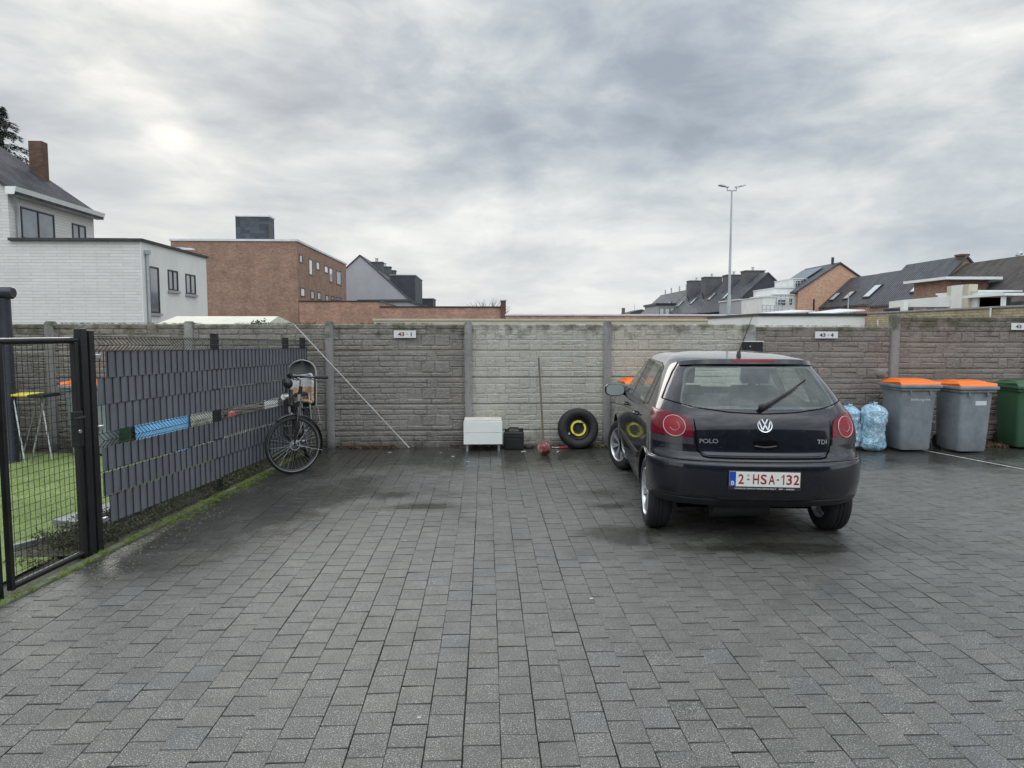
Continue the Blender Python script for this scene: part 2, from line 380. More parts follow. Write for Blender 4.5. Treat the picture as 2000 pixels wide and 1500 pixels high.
# joint bed
j = MB(); j.add([(xk(-6), -6, -.0095), (16, -6, -.0095), (16, 9.93, -.0095), (xk(9.93), 9.93, -.0095)], [(0, 1, 2, 3)])
tag(j.build('joint_bed', joint), kind='structure')
def paving():
    vs = []; fs = []; tone = []
    cw = .1525; x = -3.6; k = 0
    while x < 14:
        off = (k % 2) * .08 + random.uniform(-.02, .02); y = -3.2 + off
        dx = random.uniform(-.0006, .0006)
        while y < 9.9:
            ln = .161; gx = random.choice((.0065, .0075, .008, .0095, .012)); x0, x1 = x + .0012, x + cw - .0012; y0, y1 = y + .0012, min(y + ln - .0012, 9.92)
            wob = lambda yy: .012 * noise.noise((x * .8, yy * .45, 3.3)) + .0025 * noise.noise((x * 5, yy * 3, 1.3)) + dx
            jx = random.uniform(-.0012, .0012); x0a, x1a, x0b, x1b = x0 + wob(y0) + jx, x1 + wob(y0) + jx, x0 + wob(y1) + jx, x1 + wob(y1) + jx
            j1, j2 = random.uniform(-.0025, .0025), random.uniform(-.0025, .0025)
            lim = xk(y0) + .004
            if x1a > lim + .03 and y1 - y0 > .02:
                x0a = max(x0a, lim); x0b = max(x0b, xk(y1) + .004)
                h = random.gauss(0, .0006); sx, sy = random.gauss(0, .0005), random.gauss(0, .0004); c = .0022
                zt = [h - sx - sy, h + sx - sy, h + sx + sy, h - sx + sy]
                P = [(x0a, y0 + j1), (x1a, y0 + j2), (x1b, y1 + j2), (x0b, y1 + j1)]
                e0, e1 = c + random.uniform(.0008, .003), c + random.uniform(.0, .002); Q = [(x0a + c, y0 + j1 + e0), (x1a - c, y0 + j2 + e0 + random.uniform(-.001, .001)), (x1b - c, y1 + j2 - e1), (x0b + c, y1 + j1 - e1)]
                o = len(vs)
                vs += [(a, b_, -.014) for a, b_ in P] + [(a, b_, z - .0020) for (a, b_), z in zip(P, zt)] + [(a, b_, z) for (a, b_), z in zip(Q, zt)]
                fs.append((o + 8, o + 9, o + 10, o + 11))
                for i in range(4):
                    n_ = (i + 1) % 4
                    fs.append((o + i, o + n_, o + 4 + n_, o + 4 + i)); fs.append((o + 4 + i, o + 4 + n_, o + 8 + n_, o + 8 + i))
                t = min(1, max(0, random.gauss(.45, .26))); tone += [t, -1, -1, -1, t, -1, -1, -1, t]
            y += ln
        x += cw; k += 1
    me = bpy.data.meshes.new('paving'); me.from_pydata(vs, [], fs); me.update()
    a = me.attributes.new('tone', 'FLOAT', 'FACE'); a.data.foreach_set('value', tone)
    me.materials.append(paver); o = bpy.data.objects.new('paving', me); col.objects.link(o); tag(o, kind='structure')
paving()
kerbm = mat('mossy_kerb', (.16, .16, .14), .85, 0, .3, 5, .4, 50, c2=(.09, .12, .03))
kb = MB()
for i in range(15):
    y0 = -3 + i * .93; y1 = min(y0 + .925, 9.9)
    kb.add([(xk(y0) - .055, y0, -.02), (xk(y0), y0, -.02), (xk(y1), y1, -.02), (xk(y1) - .055, y1, -.02),
            (xk(y0) - .055, y0, .022), (xk(y0), y0, .018), (xk(y1), y1, .018), (xk(y1) - .055, y1, .022)],
           [(0, 3, 2, 1), (4, 5, 6, 7), (0, 1, 5, 4), (1, 2, 6, 5), (2, 3, 7, 6), (3, 0, 4, 7)])
tag(kb.build('kerb', kerbm, bevel=.006), kind='structure')

# painted marking strip among the pavers on the right
lm = mat('white_marking', (.5, .5, .48), .6, 0, .4, 25)
q = MB(); a0, a1 = Vector((6.15, 9.5, .004)), Vector((6.95, 6.5, .004)); dd = (a1 - a0).normalized(); nn = Vector((-dd.y, dd.x, 0)) * .016
q.add([a0 - nn, a1 - nn, a1 + nn, a0 + nn], [(0, 1, 2, 3)])
tag(q.build('bay_marking', lm), kind='structure')

# ---------------------------------------------------------------- numpy value noise
def vnoise(x, y, seed=0):
    rs = np.random.RandomState(seed); T = rs.rand(64, 64)
    xi = np.floor(x).astype(int); yi = np.floor(y).astype(int); fx = x - xi; fy = y - yi
    fx = fx * fx * (3 - 2 * fx); fy = fy * fy * (3 - 2 * fy)
    g_ = lambda a, b: T[a % 64, b % 64]
    return (g_(xi, yi) * (1 - fx) + g_(xi + 1, yi) * fx) * (1 - fy) + (g_(xi, yi + 1) * (1 - fx) + g_(xi + 1, yi + 1) * fx) * fy
def fbm(x, y, oct=4, seed=0):
    t = 0; a = .5
    for i in range(oct): t = t + a * vnoise(x * 2 ** i, y * 2 ** i, seed + i); a *= .5
    return t
def concretemat(name, c1, c2, stain, warm):
    m, nt, b = newmat(name)
    p = geo_pos(nt); s = sep(nt, p)
    a = ramp(nt, noise_n(nt, p, 1.3, 6, .65), [(.3, 0.0), (.7, 1.0)])
    c = mixc(nt, a, c1, c2)
    c = mixc(nt, ramp(nt, noise_n(nt, p, 3.1, 5, .7), [(.52, 0.0), (.72, .6)]), c, warm)
    c = mixc(nt, ramp(nt, noise_n(nt, p, 40, 5, .75), [(.3, .45), (.5, 0.0)]), c, tuple(x * .45 for x in c1))
    c = mixc(nt, ramp(nt, noise_n(nt, p, 55, 4, .7), [(.55, 0.0), (.75, .5)]), c, tuple(min(1, x * 1.7) for x in c2))
    # moss and algae creeping down from the top, wet earth splash at the foot
    n = noise_n(nt, p, 4.5, 6, .7)
    tp = nt.nodes.new('ShaderNodeMapRange'); L(nt, s[2], tp.inputs[0]); tp.inputs[1].default_value = 1.42; tp.inputs[2].default_value = 1.86
    mf = ramp(nt, math_n(nt, 'ADD', n, math_n(nt, 'MULTIPLY', tp.outputs[0], .42)), [(.72, 0.0), (.92, .8)])
    mc = mixc(nt, noise_n(nt, p, 9, 4), (.035, .032, .022), (.075, .08, .025))
    c = mixc(nt, mf, c, mc)
    bt = nt.nodes.new('ShaderNodeMapRange'); L(nt, s[2], bt.inputs[0]); bt.inputs[1].default_value = .35; bt.inputs[2].default_value = .0
    c = mixc(nt, ramp(nt, math_n(nt, 'ADD', n, math_n(nt, 'MULTIPLY', bt.outputs[0], .35)), [(.62, 0.0), (.9, .75)]), c, stain)
    st = noise_n(nt, comb(nt, s[0], math_n(nt, 'MULTIPLY', s[2], .12), 0), 7, 5, .7)
    c = mixc(nt, ramp(nt, st, [(.55, 0.0), (.75, .35)]), c, stain)
    L(nt, c, b.inputs['Base Color']); b.inputs['Roughness'].default_value = .82
    L(nt, bump_n(nt, noise_n(nt, p, 90, 6, .75), .5, .006), b.inputs['Normal'])
    return m
conc_dark = concretemat('concrete_panel_dark', (.185, .172, .155), (.28, .26, .235), (.06, .055, .045), (.22, .19, .165))
conc_pale = concretemat('concrete_panel_pale', (.35, .34, .30), (.47, .455, .40), (.16, .15, .12), (.38, .35, .26))
conc_mid = concretemat('concrete_panel_warm', (.18, .157, .143), (.265, .23, .207), (.06, .055, .045), (.22, .17, .155))
conc_post = concretemat('concrete_post', (.22, .215, .21), (.28, .27, .265), (.06, .055, .045), (.19, .18, .17))

def panelmesh(name, wid, hgt, seed, m, fine=False):
    rs = random.Random(seed)
    dx = .0062; nx = int(wid / dx); nz = int(hgt / dx) + 1
    X, Z = np.meshgrid(np.linspace(0, wid, nx), np.linspace(0, hgt, nz))
    rows = 5; zb = np.cumsum([0] + [rs.uniform(.8, 1.2) for _ in range(rows)]); zb = zb / zb[-1] * (hgt - .012) + .004
    occ = [[] for _ in range(rows)]; stones = []
    for r in range(rows):
        x = rs.uniform(-.15, 0)
        while x < wid:
            blk = [o for o in occ[r] if o[0] <= x + .01 < o[1]]
            if blk: x = blk[0][1]; continue
            nxt = min([o[0] for o in occ[r] if o[0] > x] + [wid + .2])
            if r < rows - 1 and rs.random() < .27:
                wd = rs.uniform(.12, .22)
                if x + wd > nxt: wd = nxt - x
                stones.append((x, x + wd, zb[r], zb[r + 2])); occ[r + 1].append((x, x + wd))
            else:
                wd = rs.uniform(.14, .42)
                if nxt - (x + wd) < .08: wd = nxt - x
                stones.append((x, x + wd, zb[r], zb[r + 1]))
            x += wd
    Hh = np.zeros_like(X)
    for i, (a, b_, c, d_) in enumerate(stones):
        wx = X + .010 * (fbm(X * 9, Z * 9, 3, 5) - .5); wz = Z + .008 * (fbm(X * 14 + 7, Z * 14, 3, 9) - .5)
        dist = np.minimum(np.minimum(wx - a, b_ - wx), np.minimum(wz - c, d_ - wz))
        t = np.clip(dist / (.012 if not fine else .009), 0, 1); t = t * t * (3 - 2 * t)
        sx, sz = rs.uniform(-.03, .03), rs.uniform(-.02, .10)
        hh = .012 + rs.uniform(-.004, .004) + (wx - (a + b_) / 2) * sx + (wz - (c + d_) / 2) * sz
        Hh = np.where(dist > 0, np.maximum(Hh, t * hh), Hh)
    rid = 1 - np.abs(fbm(X * 22, Z * 34, 4, seed) * 2 - 1)
    Hh = Hh * (.62 if fine else 1.0) + Hh / .012 * (rid - .6) * (.011 if not fine else .008) + (fbm(X * 70, Z * 70, 3, seed + 3) - .5) * .0035
    edge = np.minimum(np.minimum(Z, hgt - Z), .012) / .012
    Hh = Hh * np.clip(edge, 0, 1)
    Hh[0, :] = -.02; Hh[-1, :] = -.02
    vs = np.stack([X.ravel(), -Hh.ravel(), Z.ravel()], 1)
    fs = [(j_ * nx + i, j_ * nx + i + 1, (j_ + 1) * nx + i + 1, (j_ + 1) * nx + i) for j_ in range(nz - 1) for i in range(nx - 1)]
    o = len(vs); vs = vs.tolist() + [(0, .04, 0), (wid, .04, 0), (wid, .04, hgt), (0, .04, hgt)]
    c0, c1, c2, c3 = 0, nx - 1, nz * nx - 1, (nz - 1) * nx
    fs += [(o, o + 3, o + 2, o + 1)]
    fs.append(tuple([o, o + 1] + list(range(c1, c0 - 1, -1))))          # underside
    fs.append(tuple([o + 3] + list(range(c3, c2 + 1)) + [o + 2]))       # top
    me = bpy.data.meshes.new(name); me.from_pydata(vs, [], fs); me.update(); me.shade_smooth(); me.set_sharp_from_angle(angle=R(50)); me.materials.append(m)
    return me
PH = .3885
mA = panelmesh('panel_dark', 2.0, PH - .006, 21, conc_dark)
mB = panelmesh('panel_pale', 2.0, PH - .006, 42, conc_pale, True)
mC = panelmesh('panel_warm', 2.05, PH - .006, 77, conc_mid)
YW = 9.95
def wallrun(label, xs, kinds, z0, caps):
    t = thing('concrete_wall', label, 'wall', (xs[0], YW, 0))
    for i in range(len(xs) - 1):
        wd = xs[i + 1] - xs[i]
        me = {'a': mA, 'b': mB, 'c': mC}[kinds[i]]
        for r in range(5):
            o = bpy.data.objects.new('panel', me); col.objects.link(o); o.parent = t
            o.location = (xs[i] - xs[0] + .005 * random.random(), .03 + random.uniform(-.004, .004), z0 + r * PH)
            o.scale = (wd / (2.0 if kinds[i] != 'c' else 2.05), 1, 1)
            if kinds[i] == 'b': o['label'] = 'paler, newer panel with flatter stone relief'
    for i, x in enumerate(xs):
        if not caps[i]: continue
        p = MB(); hw = .055 if caps[i] != 2 else .085; zt = z0 + 5 * PH + (.02 if caps[i] == 1 else .012)
        y0, y1 = YW - .035, YW + .10
        p.grid(lambda u, v_: (x + (-hw, -hw + .012, hw - .012, hw)[int(round(u * 3))], (y0 + .012, y0, y0, y0 + .012)[int(round(u * 3))], -.02 + v_ * (zt + .02 - .02)), 4, 12)
        a = [(x - hw, y0 + .012, zt - .02), (x - hw + .012, y0, zt - .02), (x + hw - .012, y0, zt - .02), (x + hw, y0 + .012, zt - .02), (x + hw, y1, zt - .02), (x - hw, y1, zt - .02)]
        b_ = [(x + (q_[0] - x) * .7, (y0 + y1) / 2 + (q_[1] - (y0 + y1) / 2) * .75, zt + .012) for q_ in a]
        p.add(a + b_, [(k, (k + 1) % 6, 6 + (k + 1) % 6, 6 + k) for k in range(6)] + [tuple(range(6, 12))])
        p.add([(x - hw, y0 + .012, -.02), (x - hw, y1, -.02), (x - hw, y1, zt - .02), (x - hw, y0 + .012, zt - .02)], [(0, 1, 2, 3)])
        p.add([(x + hw, y0 + .012, -.02), (x + hw, y1, -.02), (x + hw, y1, zt - .02), (x + hw, y0 + .012, zt - .02)], [(0, 1, 2, 3)])
        p.build('post', conc_post, t, True, smooth=50)
    return t
TOPZ = 1.79; Z0 = TOPZ - 5 * PH
wallrun('long low section of grey stone-patterned concrete panels between concrete posts', [-12.2, -10.2, -8.2, -6.15, -4.22, -2.24, -.25, 1.775, 3.87], 'aaaaabba'.replace('aaaaabba', 'aaaaaabb'), Z0, [1, 1, 1, 1, 1, 1, 1, 1, 0])
wallrun('slightly lower brownish concrete panel bay behind the parked car', [3.87, 5.98], 'c', Z0 - .035, [2, 0])
wallrun('raised brownish concrete panel wall behind the wheelie bins', [6.06, 8.12, 10.2, 12.3], 'ccc', Z0 + .11, [1, 1, 1, 1])
# mossy cushion strips on top of the wall
def clump(name, pts, r, m, label, cat, parent=None, nper=40, flat=.5, leaf=.012):
    b = MB()
    for (x, y, z) in pts:
        for _ in range(nper):
            a = random.uniform(0, 2 * math.pi); q_ = random.random() ** .5 * r
            p = Vector((x + q_ * math.cos(a), y + q_ * math.sin(a) * .6, z + random.random() * r * flat))
            u = Vector((random.uniform(-1, 1), random.uniform(-1, 1), random.uniform(-.2, 1))).normalized() * leaf * random.uniform(.5, 1.3)
            v_ = u.cross(Vector((random.uniform(-1, 1), random.uniform(-1, 1), random.uniform(-1, 1)))).normalized() * leaf * .5
            b.add([p - v_, p + u * .6, p + v_, p + u * 1.8], [(0, 1, 3), (1, 2, 3)])
    o = b.build(name, m, parent, normals=False)
    tag(o, label, cat, kind='stuff'); return o
mossm = mat('moss', (.05, .07, .015), .95, 0, .5, 20, c2=(.13, .16, .03))
mossbrown = mat('dark_moss', (.035, .04, .015), .95, 0, .5, 12, c2=(.09, .085, .03))
pts = []
for i in range(420):
    x = random.uniform(-6, -.3); 
    if noise.noise((x * 1.2, 0, 0)) > -.1: pts.append((x, YW + random.uniform(.0, .06), TOPZ - .004))
for i in range(60): pts.append((random.uniform(4, 5.9), YW + random.uniform(.0, .06), TOPZ - .038))
for i in range(90): pts.append((random.uniform(6.1, 9), YW + random.uniform(.0, .06), TOPZ + .106))
clump('moss_strip', pts, .02, mossbrown, 'dark green moss growing along the top of the concrete wall', 'moss', nper=18, flat=.6, leaf=.006)
# ---------------------------------------------------------------- buildings beyond the wall
b_white = brickmat('white_painted_brick', (.68, .675, .64), (.62, .615, .585), (.53, .525, .50), bw=.9, bh=.11, ms=.010, bump=.7, var=.05, nz=.10)
b_red = brickmat('red_brown_brick', (.41, .22, .15), (.25, .13, .09), (.33, .26, .20), var=.3, dirt=(.22, .125, .09), ms=.012)
b_red2 = brickmat('orange_brown_brick', (.50, .26, .175), (.32, .155, .105), (.40, .30, .24), var=.35, dirt=(.25, .14, .10), ms=.012)
b_chim = brickmat('dark_brown_brick', (.16, .075, .05), (.09, .045, .035), (.12, .09, .07), var=.3)
b_orange = brickmat('salmon_brick', (.62, .38, .26), (.54, .32, .22), (.42, .27, .2), bh=.10, var=.12)
b_yellow = brickmat('yellow_brick', (.52, .43, .28), (.40, .33, .21), (.28, .24, .17), var=.25, dirt=(.2, .165, .11))
b_grey = brickmat('grey_brick', (.13, .13, .135), (.095, .095, .1), (.1, .1, .1), var=.2)
t_dark = tilemat('dark_roof_tiles', (.055, .056, .066), 'y', .24, .30, .75, .1, .09)
t_wet = tilemat('wet_dark_roof_tiles', (.06, .065, .075), 'y', .3, .26, .22, depth=.07)
t_grey = tilemat('slate_grey_roof_tiles', (.05, .054, .064), 'y', .3, .26, .38)
t_brown = tilemat('mossy_brown_roof_tiles', (.055, .05, .045), 'y', .28, .25, .7)
slate = tilemat('slate_cladding', (.055, .062, .075), 'x', .4, .25, .5, depth=.02)
roofing = mat('bitumen_roofing', (.05, .05, .052), .8, 0, .4, 3)
cream = mat('cream_render', (.50, .46, .35), .8, 0, .12, 1.5)
pale_roof = mat('pale_sheet_roof', (.46, .46, .37), .6, 0, .12, 1.2)
lead = mat('weathered_zinc', (.28, .30, .32), .5, .3, .2, 3)

def bldg(label, cat, loc, name='building'): return thing(name, label, cat, loc)
def boxpart(name, m, par, x0, x1, y0, y1, z0, z1, **k): return MB().box(x0, x1, y0, y1, z0, z1).build(name, m, par, True, **k)
def window(par, face, a0, a1, z0, z1, c, div=1, sill=None, fm=None, pm=None, fw_=.06, reveal=.04):
    """face 'x': plane x=c looking +x; face 'y': plane y=c looking -y"""
    fm = fm or K['dark_frame']; pm = pm or K['pane']; f = MB(); p = MB()
    def bx(mb, a, b_, zz0, zz1, d0, d1):
        if face == 'x': mb.box(c + d0, c + d1, a, b_, zz0, zz1)
        elif face == '-x': mb.box(c - d1, c - d0, a, b_, zz0, zz1)
        else: mb.box(a, b_, c - d1, c - d0, zz0, zz1)
    bx(f, a0, a1, z1 - fw_, z1, -.05, .03); bx(f, a0, a1, z0, z0 + fw_, -.05, .03)
    w_ = (a1 - a0 - fw_) / div
    for i in range(div + 1): bx(f, a0 + i * w_, a0 + i * w_ + fw_, z0 + fw_, z1 - fw_, -.05, .03)
    o = f.build('window', fm, par, True)
    bx(p, a0 + fw_ * .5, a1 - fw_ * .5, z0 + fw_ * .5, z1 - fw_ * .5, -.04, .005); p.build('pane', pm, o, True)
    if sill:
        s_ = MB(); bx(s_, a0 - .06, a1 + .06, z0 - .09, z0, -.05, .09); s_.build('sill', sill, o, True)
    return o
def gable_y(par, x0, x1, y0, y1, ze, zr, wm, rm, over=.15, z0=0, xr=None, th=.14):
    """ridge runs along y, gables face -y and +y"""
    xr = (x0 + x1) / 2 if xr is None else xr
    w_ = MB(); sec = [(x0, z0), (x1, z0), (x1, ze), (xr, zr), (x0, ze)]
    w_.prism(sec, lambda p: (p[0], y0, p[1]), lambda p: (p[0], y1, p[1])); w_.build('wall', wm, par, True)
    rf = MB()
    sl = (zr - ze) / (xr - x0); sr = (zr - ze) / (x1 - xr); o = over; lf = .03
    L_ = [(x0 - o, ze - o * sl + lf), (xr, zr + lf), (xr, zr + th + lf), (x0 - o, ze - o * sl + th + lf)]
    R_ = [(xr, zr + lf), (x1 + o, ze - o * sr + lf), (x1 + o, ze - o * sr + th + lf), (xr, zr + th + lf)]
    for sc in (L_, R_): rf.prism(sc, lambda p: (p[0], y0 - .12, p[1]), lambda p: (p[0], y1 + .12, p[1]))
    return rf.build('roof', rm, par, True)
def chimney(par, x, y, z0, z1, sx, sy, m=None, pots=1):
    c = MB().box(x - sx, x + sx, y - sy, y + sy, z0, z1).box(x - sx - .06, x + sx + .06, y - sy - .06, y + sy + .06, z1, z1 + .12).build('chimney', m or b_grey, par, True)
    for i in range(pots):
        yy = y + (i - (pots - 1) / 2) * .4
        MB().cyl((x, yy, z1 + .12), (x, yy, z1 + .45), .16, .13, 10).cyl((x, yy, z1 + .5), (x, yy, z1 + .56), .2, .2, 10).cyl((x, yy, z1 + .45), (x, yy, z1 + .5), .05, .05, 6).build('chimney_pot', K['galv'], c, True)
    return c
def skylight(par, x, y, z, nx, nz, wy, hl):
    """roof window lying on a slope facing (nx, nz)"""
    n = Vector((nx, 0, nz)).normalized(); u = Vector((0, 1, 0)); v = n.cross(u)
    c = Vector((x, y, z)); M = Matrix((( u.x, v.x, n.x, c.x), (u.y, v.y, n.y, c.y), (u.z, v.z, n.z, c.z), (0, 0, 0, 1)))
    o = MB().box(-wy / 2, wy / 2, -hl / 2, hl / 2, 0, .10, M).build('roof_window', K['dark_frame'], par, True)
    MB().box(-wy / 2 + .08, wy / 2 - .08, -hl / 2 + .1, hl / 2 - .1, .09, .115, M).build('pane', K['skypane'], o, True)
K['skypane'] = mat('roof_window_pane', (.45, .5, .55), .05, 0, .1, 1, coat=1)

def yside(u, x):
    lo, hi = 5, 200
    for _ in range(50):
        m_ = (lo + hi) / 2; r_ = at(u, 647, m_)
        if (r_.x < x) == (x < 0): hi = m_
        else: lo = m_
    return m_
# --- tall white house with a grey tiled roof
t = bldg('tall white-painted brick house with dark tiled roof and brick chimney, far left', 'house', (-19.5, 28, 0), 'white_house')
gable_y(t, -25.8, -16.6, 24.95, 30.2, 6.62, 9.85, b_white, t_dark, over=.35)
MB().prism([(-16.58, 6.42), (-16.28, 6.42), (-16.20, 6.68), (-16.58, 6.68)], lambda p: (p[0], 24.8, p[1]), lambda p: (p[0], 30.4, p[1])).build('gutter', K['white_paint'], t, True)
pb = at(92, 440, 26.3)
window(t, 'x', yside(52, -16.6), yside(116, -16.6), 5.0, 6.13, -16.6, 2)
window(t, 'x', yside(150, -16.6), yside(176, -16.6), 5.0, 6.02, -16.6, 2)
MB().tube([(-16.4, 25.0, 6.42), (-16.45, 25.1, 6.25), (-16.52, 25.3, 6.0), (-16.52, 25.3, 4.9)], .05, 8).build('downpipe', K['galv'], t, True, smooth=60)
c_ = at(73, 300, 29); MB().box(at(56, 300, 29.6).x, at(82, 300, 29.6).x, 29.6, 30.0, 7.5, at(73, 275, 29.6).z).build('chimney', b_chim, t, True)
#skylight(t, -18.35, 25.45, 8.03, .55, .83, .8, 1.0)

# --- white two-storey extension with a flat roof
t = bldg('white-painted brick extension with a flat roof, tall narrow window and two small windows', 'building', (-15, 27, 0), 'white_extension')
XE = -12.1
MB().box(-16.58, XE, 24.9, 30.5, 0, 4.83).build('wall', b_white, t, True)
sm = K['white_render']
MB().box(XE - .02, XE + .012, 24.87, 30.52, 0, 4.83).build('rendered_side', sm, t, True)
rm_ = MB(); rm_.box(-16.57, XE + .1, 24.78, 30.6, 4.83, 4.92); rm_.box(-16.5, XE - .6, 25.2, 30.3, 4.92, 4.98); rm_.build('flat_roof', roofing, t, True)
ys = lambda u: (XE + .02) / ((u - 1000) / F + math.tan(YAW)) if False else None
def zat(u, v, y): return at(u, v, y).z
y0, y1 = yside(294, XE), yside(313, XE); window(t, 'x', y0, y1, zat(303, 612, (y0 + y1) / 2), zat(303, 521, (y0 + y1) / 2), XE + .012, 1, K['grey_render'])
y0, y1 = yside(331, XE), yside(350, XE); window(t, 'x', y0, y1, zat(340, 568, (y0 + y1) / 2), zat(340, 528, (y0 + y1) / 2), XE + .012, 2, K['grey_render'])
y0, y1 = yside(365, XE), yside(384, XE); window(t, 'x', y0, y1, zat(374, 575, (y0 + y1) / 2), zat(374, 536, (y0 + y1) / 2), XE + .012, 2, K['grey_render'])
yp = yside(289, XE); MB().cyl((XE + .08, yp, 0), (XE + .08, yp, 4.4), .055, .055, 10).box(XE + .02, XE + .16, yp - .1, yp + .1, 4.4, 4.55).build('downpipe', K['galv'], t, True)
t2 = thing('rooftop_antenna', 'pale broken antenna bracket on the edge of the white extension roof', 'antenna', (XE - .2, 29.2, 4.95))
a = at(345, 482, 29.2); a2 = at(372, 480, 29.0)
MB().tube([(a.x, 29.2, 4.95), (a.x, 29.2, 5.12), (a2.x + .1, 29.0, 5.06)], .025, 6).box(a.x - .25, a.x + .3, 29.15, 29.25, 5.10, 5.14).build('bracket', K['galv'], t2, True)
MB().box(a2.x - .3, a2.x + .2, 28.7, 28.9, 4.98, 5.04).build('arm', K['white_paint'], t2, True)

# --- three-storey brick block
XB = -14.75
t = bldg('three-storey brown brick block with flat roof and rows of small windows', 'building', (-19, 62, 0), 'brick_block')
ZB = zat(580, 469, 55)
MB().box(at(333, 466, 55).x, XB, 55, 74, 0, ZB - .1).build('wall', b_red, t, True)
MB().box(at(333, 466, 55).x - .1, XB + .08, 54.92, 74.1, ZB - .1, ZB + .06).build('roof_edge', K['coping'], t, True)
ph = MB(); p0 = at(460, 440, 60); p1 = at(525, 440, 60); y2 = yside(541, p1.x)
ph.box(p0.x, p1.x, 60, y2, ZB, zat(490, 423, 60)); o = ph.build('roof_cabin', slate, t, True)
MB().box(p0.x - .05, p1.x + .06, 59.94, y2 + .06, zat(490, 423, 60), zat(490, 420, 60)).build('cabin_roof_edge', K['coping'], o, True)
yd0, yd1 = yside(529, p1.x), yside(535, p1.x); MB().box(p1.x, p1.x + .05, yd0, yd1, ZB + .1, ZB + 1.9).build('cabin_door', K['dark_frame'], o, True)
for (u0, u1, v0, v1, lt) in ((588, 594, 497, 514, 0), (606, 613, 506, 538, 1), (620, 627, 511, 528, 0), (636, 643, 519, 534, 1), (645, 652, 523, 552, 1), (659, 668, 529, 557, 1),
                         (589, 597, 562, 580, 1), (608, 615, 567, 585, 1), (621, 628, 570, 586, 1), (637, 643, 576, 589, 1), (648, 654, 578, 590, 0), (657, 668, 581, 592, 0)):
    ya, yb = yside(u0, XB), yside(u1, XB); ym = (ya + yb) / 2
    window(t, 'x', ya, yb, zat(0, v1, ym) if False else at((u0 + u1) / 2, v1, ym).z, at((u0 + u1) / 2, v0, ym).z, XB, 1, None, pm=K['pane_light'] if lt else K['pane'], fw_=.09)

# --- low brick walls and annexes between the block and the garages
def lowwall(label, u0, u1, vtop, y, m, cap=K['coping'], dep=.35, name='brick_wall', z0=0):
    a, b_ = at(u0, vtop, y), at(u1, vtop, y)
    t = bldg(label, 'wall', ((a.x + b_.x) / 2, y, 0), name)
    boxpart('wall', m, t, a.x, b_.x, y, y + dep, z0, a.z - .08)
    boxpart('coping', cap, t, a.x - .04, b_.x + .04, y - .05, y + dep + .05, a.z - .08, a.z)
    return t, a, b_
lowwall('low flat-roofed brown brick annex in front of the brick block', 584, 742, 587, 50, b_red2, K['dark_frame'], 9, 'brick_annex')
lowwall('lower run of brown brick annex ending at a small brick pier', 742, 981, 598, 45, b_red2, K['dark_frame'], 6, 'brick_annex')
t = bldg('small dark brick pier at the end of the brown brick annex', 'pier', (at(983, 610, 44.8).x, 44.9, 0), 'brick_pier')
a = at(978, 588, 44.8); b_ = at(988, 588, 44.8); boxpart('pier', b_chim, t, a.x, b_.x, 44.7, 45.3, 0, a.z)
boxpart('capping', lead, t, a.x - .04, b_.x + .04, 44.66, 45.34, a.z, a.z + .06)
lowwall('long thin strip of red brick wall with a pale coping in the middle distance', 988, 1487, 613.5, 38, b_red2, K['coping'], .4)
lowwall('cream rendered garage wall just beyond the concrete wall', 730, 1486, 622.5, 30, cream, mat('cream_coping', (.46, .43, .34), .7, 0, .1, 3), 5, 'cream_garage')
lowwall('white garage box with a black roof edge behind the wall', 1482, 1690, 612, 21.7, K['white_render'], K['dark_frame'], 5, 'white_garage')
# pale sheet roof left
t = bldg('pale greenish sheet roof of a low shed, left, just over the wall', 'shed', (-6.8, 15, 0), 'garden_shed')
p = [at(295, 640, 14), at(512, 640, 14), at(498, 620, 14.6), at(340, 616, 14.6)]
zr_ = at(340, 617.5, 15.4).z; ze_ = 1.74
boxpart('wall', K['white_render'], t, p[0].x, p[1].x - .1, 14.1, 17, 0, ze_ - .05)
xa, xb = at(285, 640, 14).x, at(513, 640, 14).x
MB().add([(xa, 13.95, ze_), (xb, 13.95, ze_), (xb - .1, 15.4, zr_), (xa, 15.4, zr_), (xb, 17.2, ze_), (xa, 17.2, ze_),
          (xa, 13.95, ze_ - .05), (xb, 13.95, ze_ - .05), (xb, 17.2, ze_ - .05), (xa, 17.2, ze_ - .05)],
         [(0, 1, 2, 3), (3, 2, 4, 5), (0, 6, 7, 1), (1, 7, 8, 4, 2), (4, 8, 9, 5), (0, 3, 5, 9, 6), (6, 9, 8, 7)]).build('roof', pale_roof, t, True)

# --- grey gabled house with a dark dormer
t = bldg('pale grey rendered gable house with steep tiled roof and black dormer box', 'house', (-16, 86, 0), 'gabled_house')
ap = at(703, 500, 80); er = at(797, 584, 80); hw = er.x - ap.x
gable_y(t, ap.x - hw, er.x, 80, 104, er.z, ap.z, K['grey_render'], t_grey, over=.25)
a, b_ = at(762, 538, 83), at(811, 538, 83); boxpart('dormer', K['dark_clad'], t, a.x, b_.x, 83, 92, 2, a.z)
boxpart('dormer_coping', lead, t, a.x - .06, b_.x + .06, 82.94, 92.1, a.z, a.z + .1)
for (u, v, y) in ((736, 514, 84), (752, 523, 89), (762, 530, 93)):
    q_ = at(u, v, y); chimney(t, q_.x, y, q_.z - 3, q_.z, .75, .6, b_grey, 2)
t = bldg('small grey block with a flat roof right of the grey gable house', 'building', (-10, 100, 0), 'grey_block')
a, b_ = at(819, 584, 98), at(846, 584, 98); boxpart('wall', K['dark_clad'], t, a.x, b_.x, 98, 103, 0, a.z); boxpart('coping', lead, t, a.x - .1, b_.x + .1, 97.9, 103.1, a.z, a.z + .12)
a, b_ = at(798, 578, 76), at(835, 597, 76)
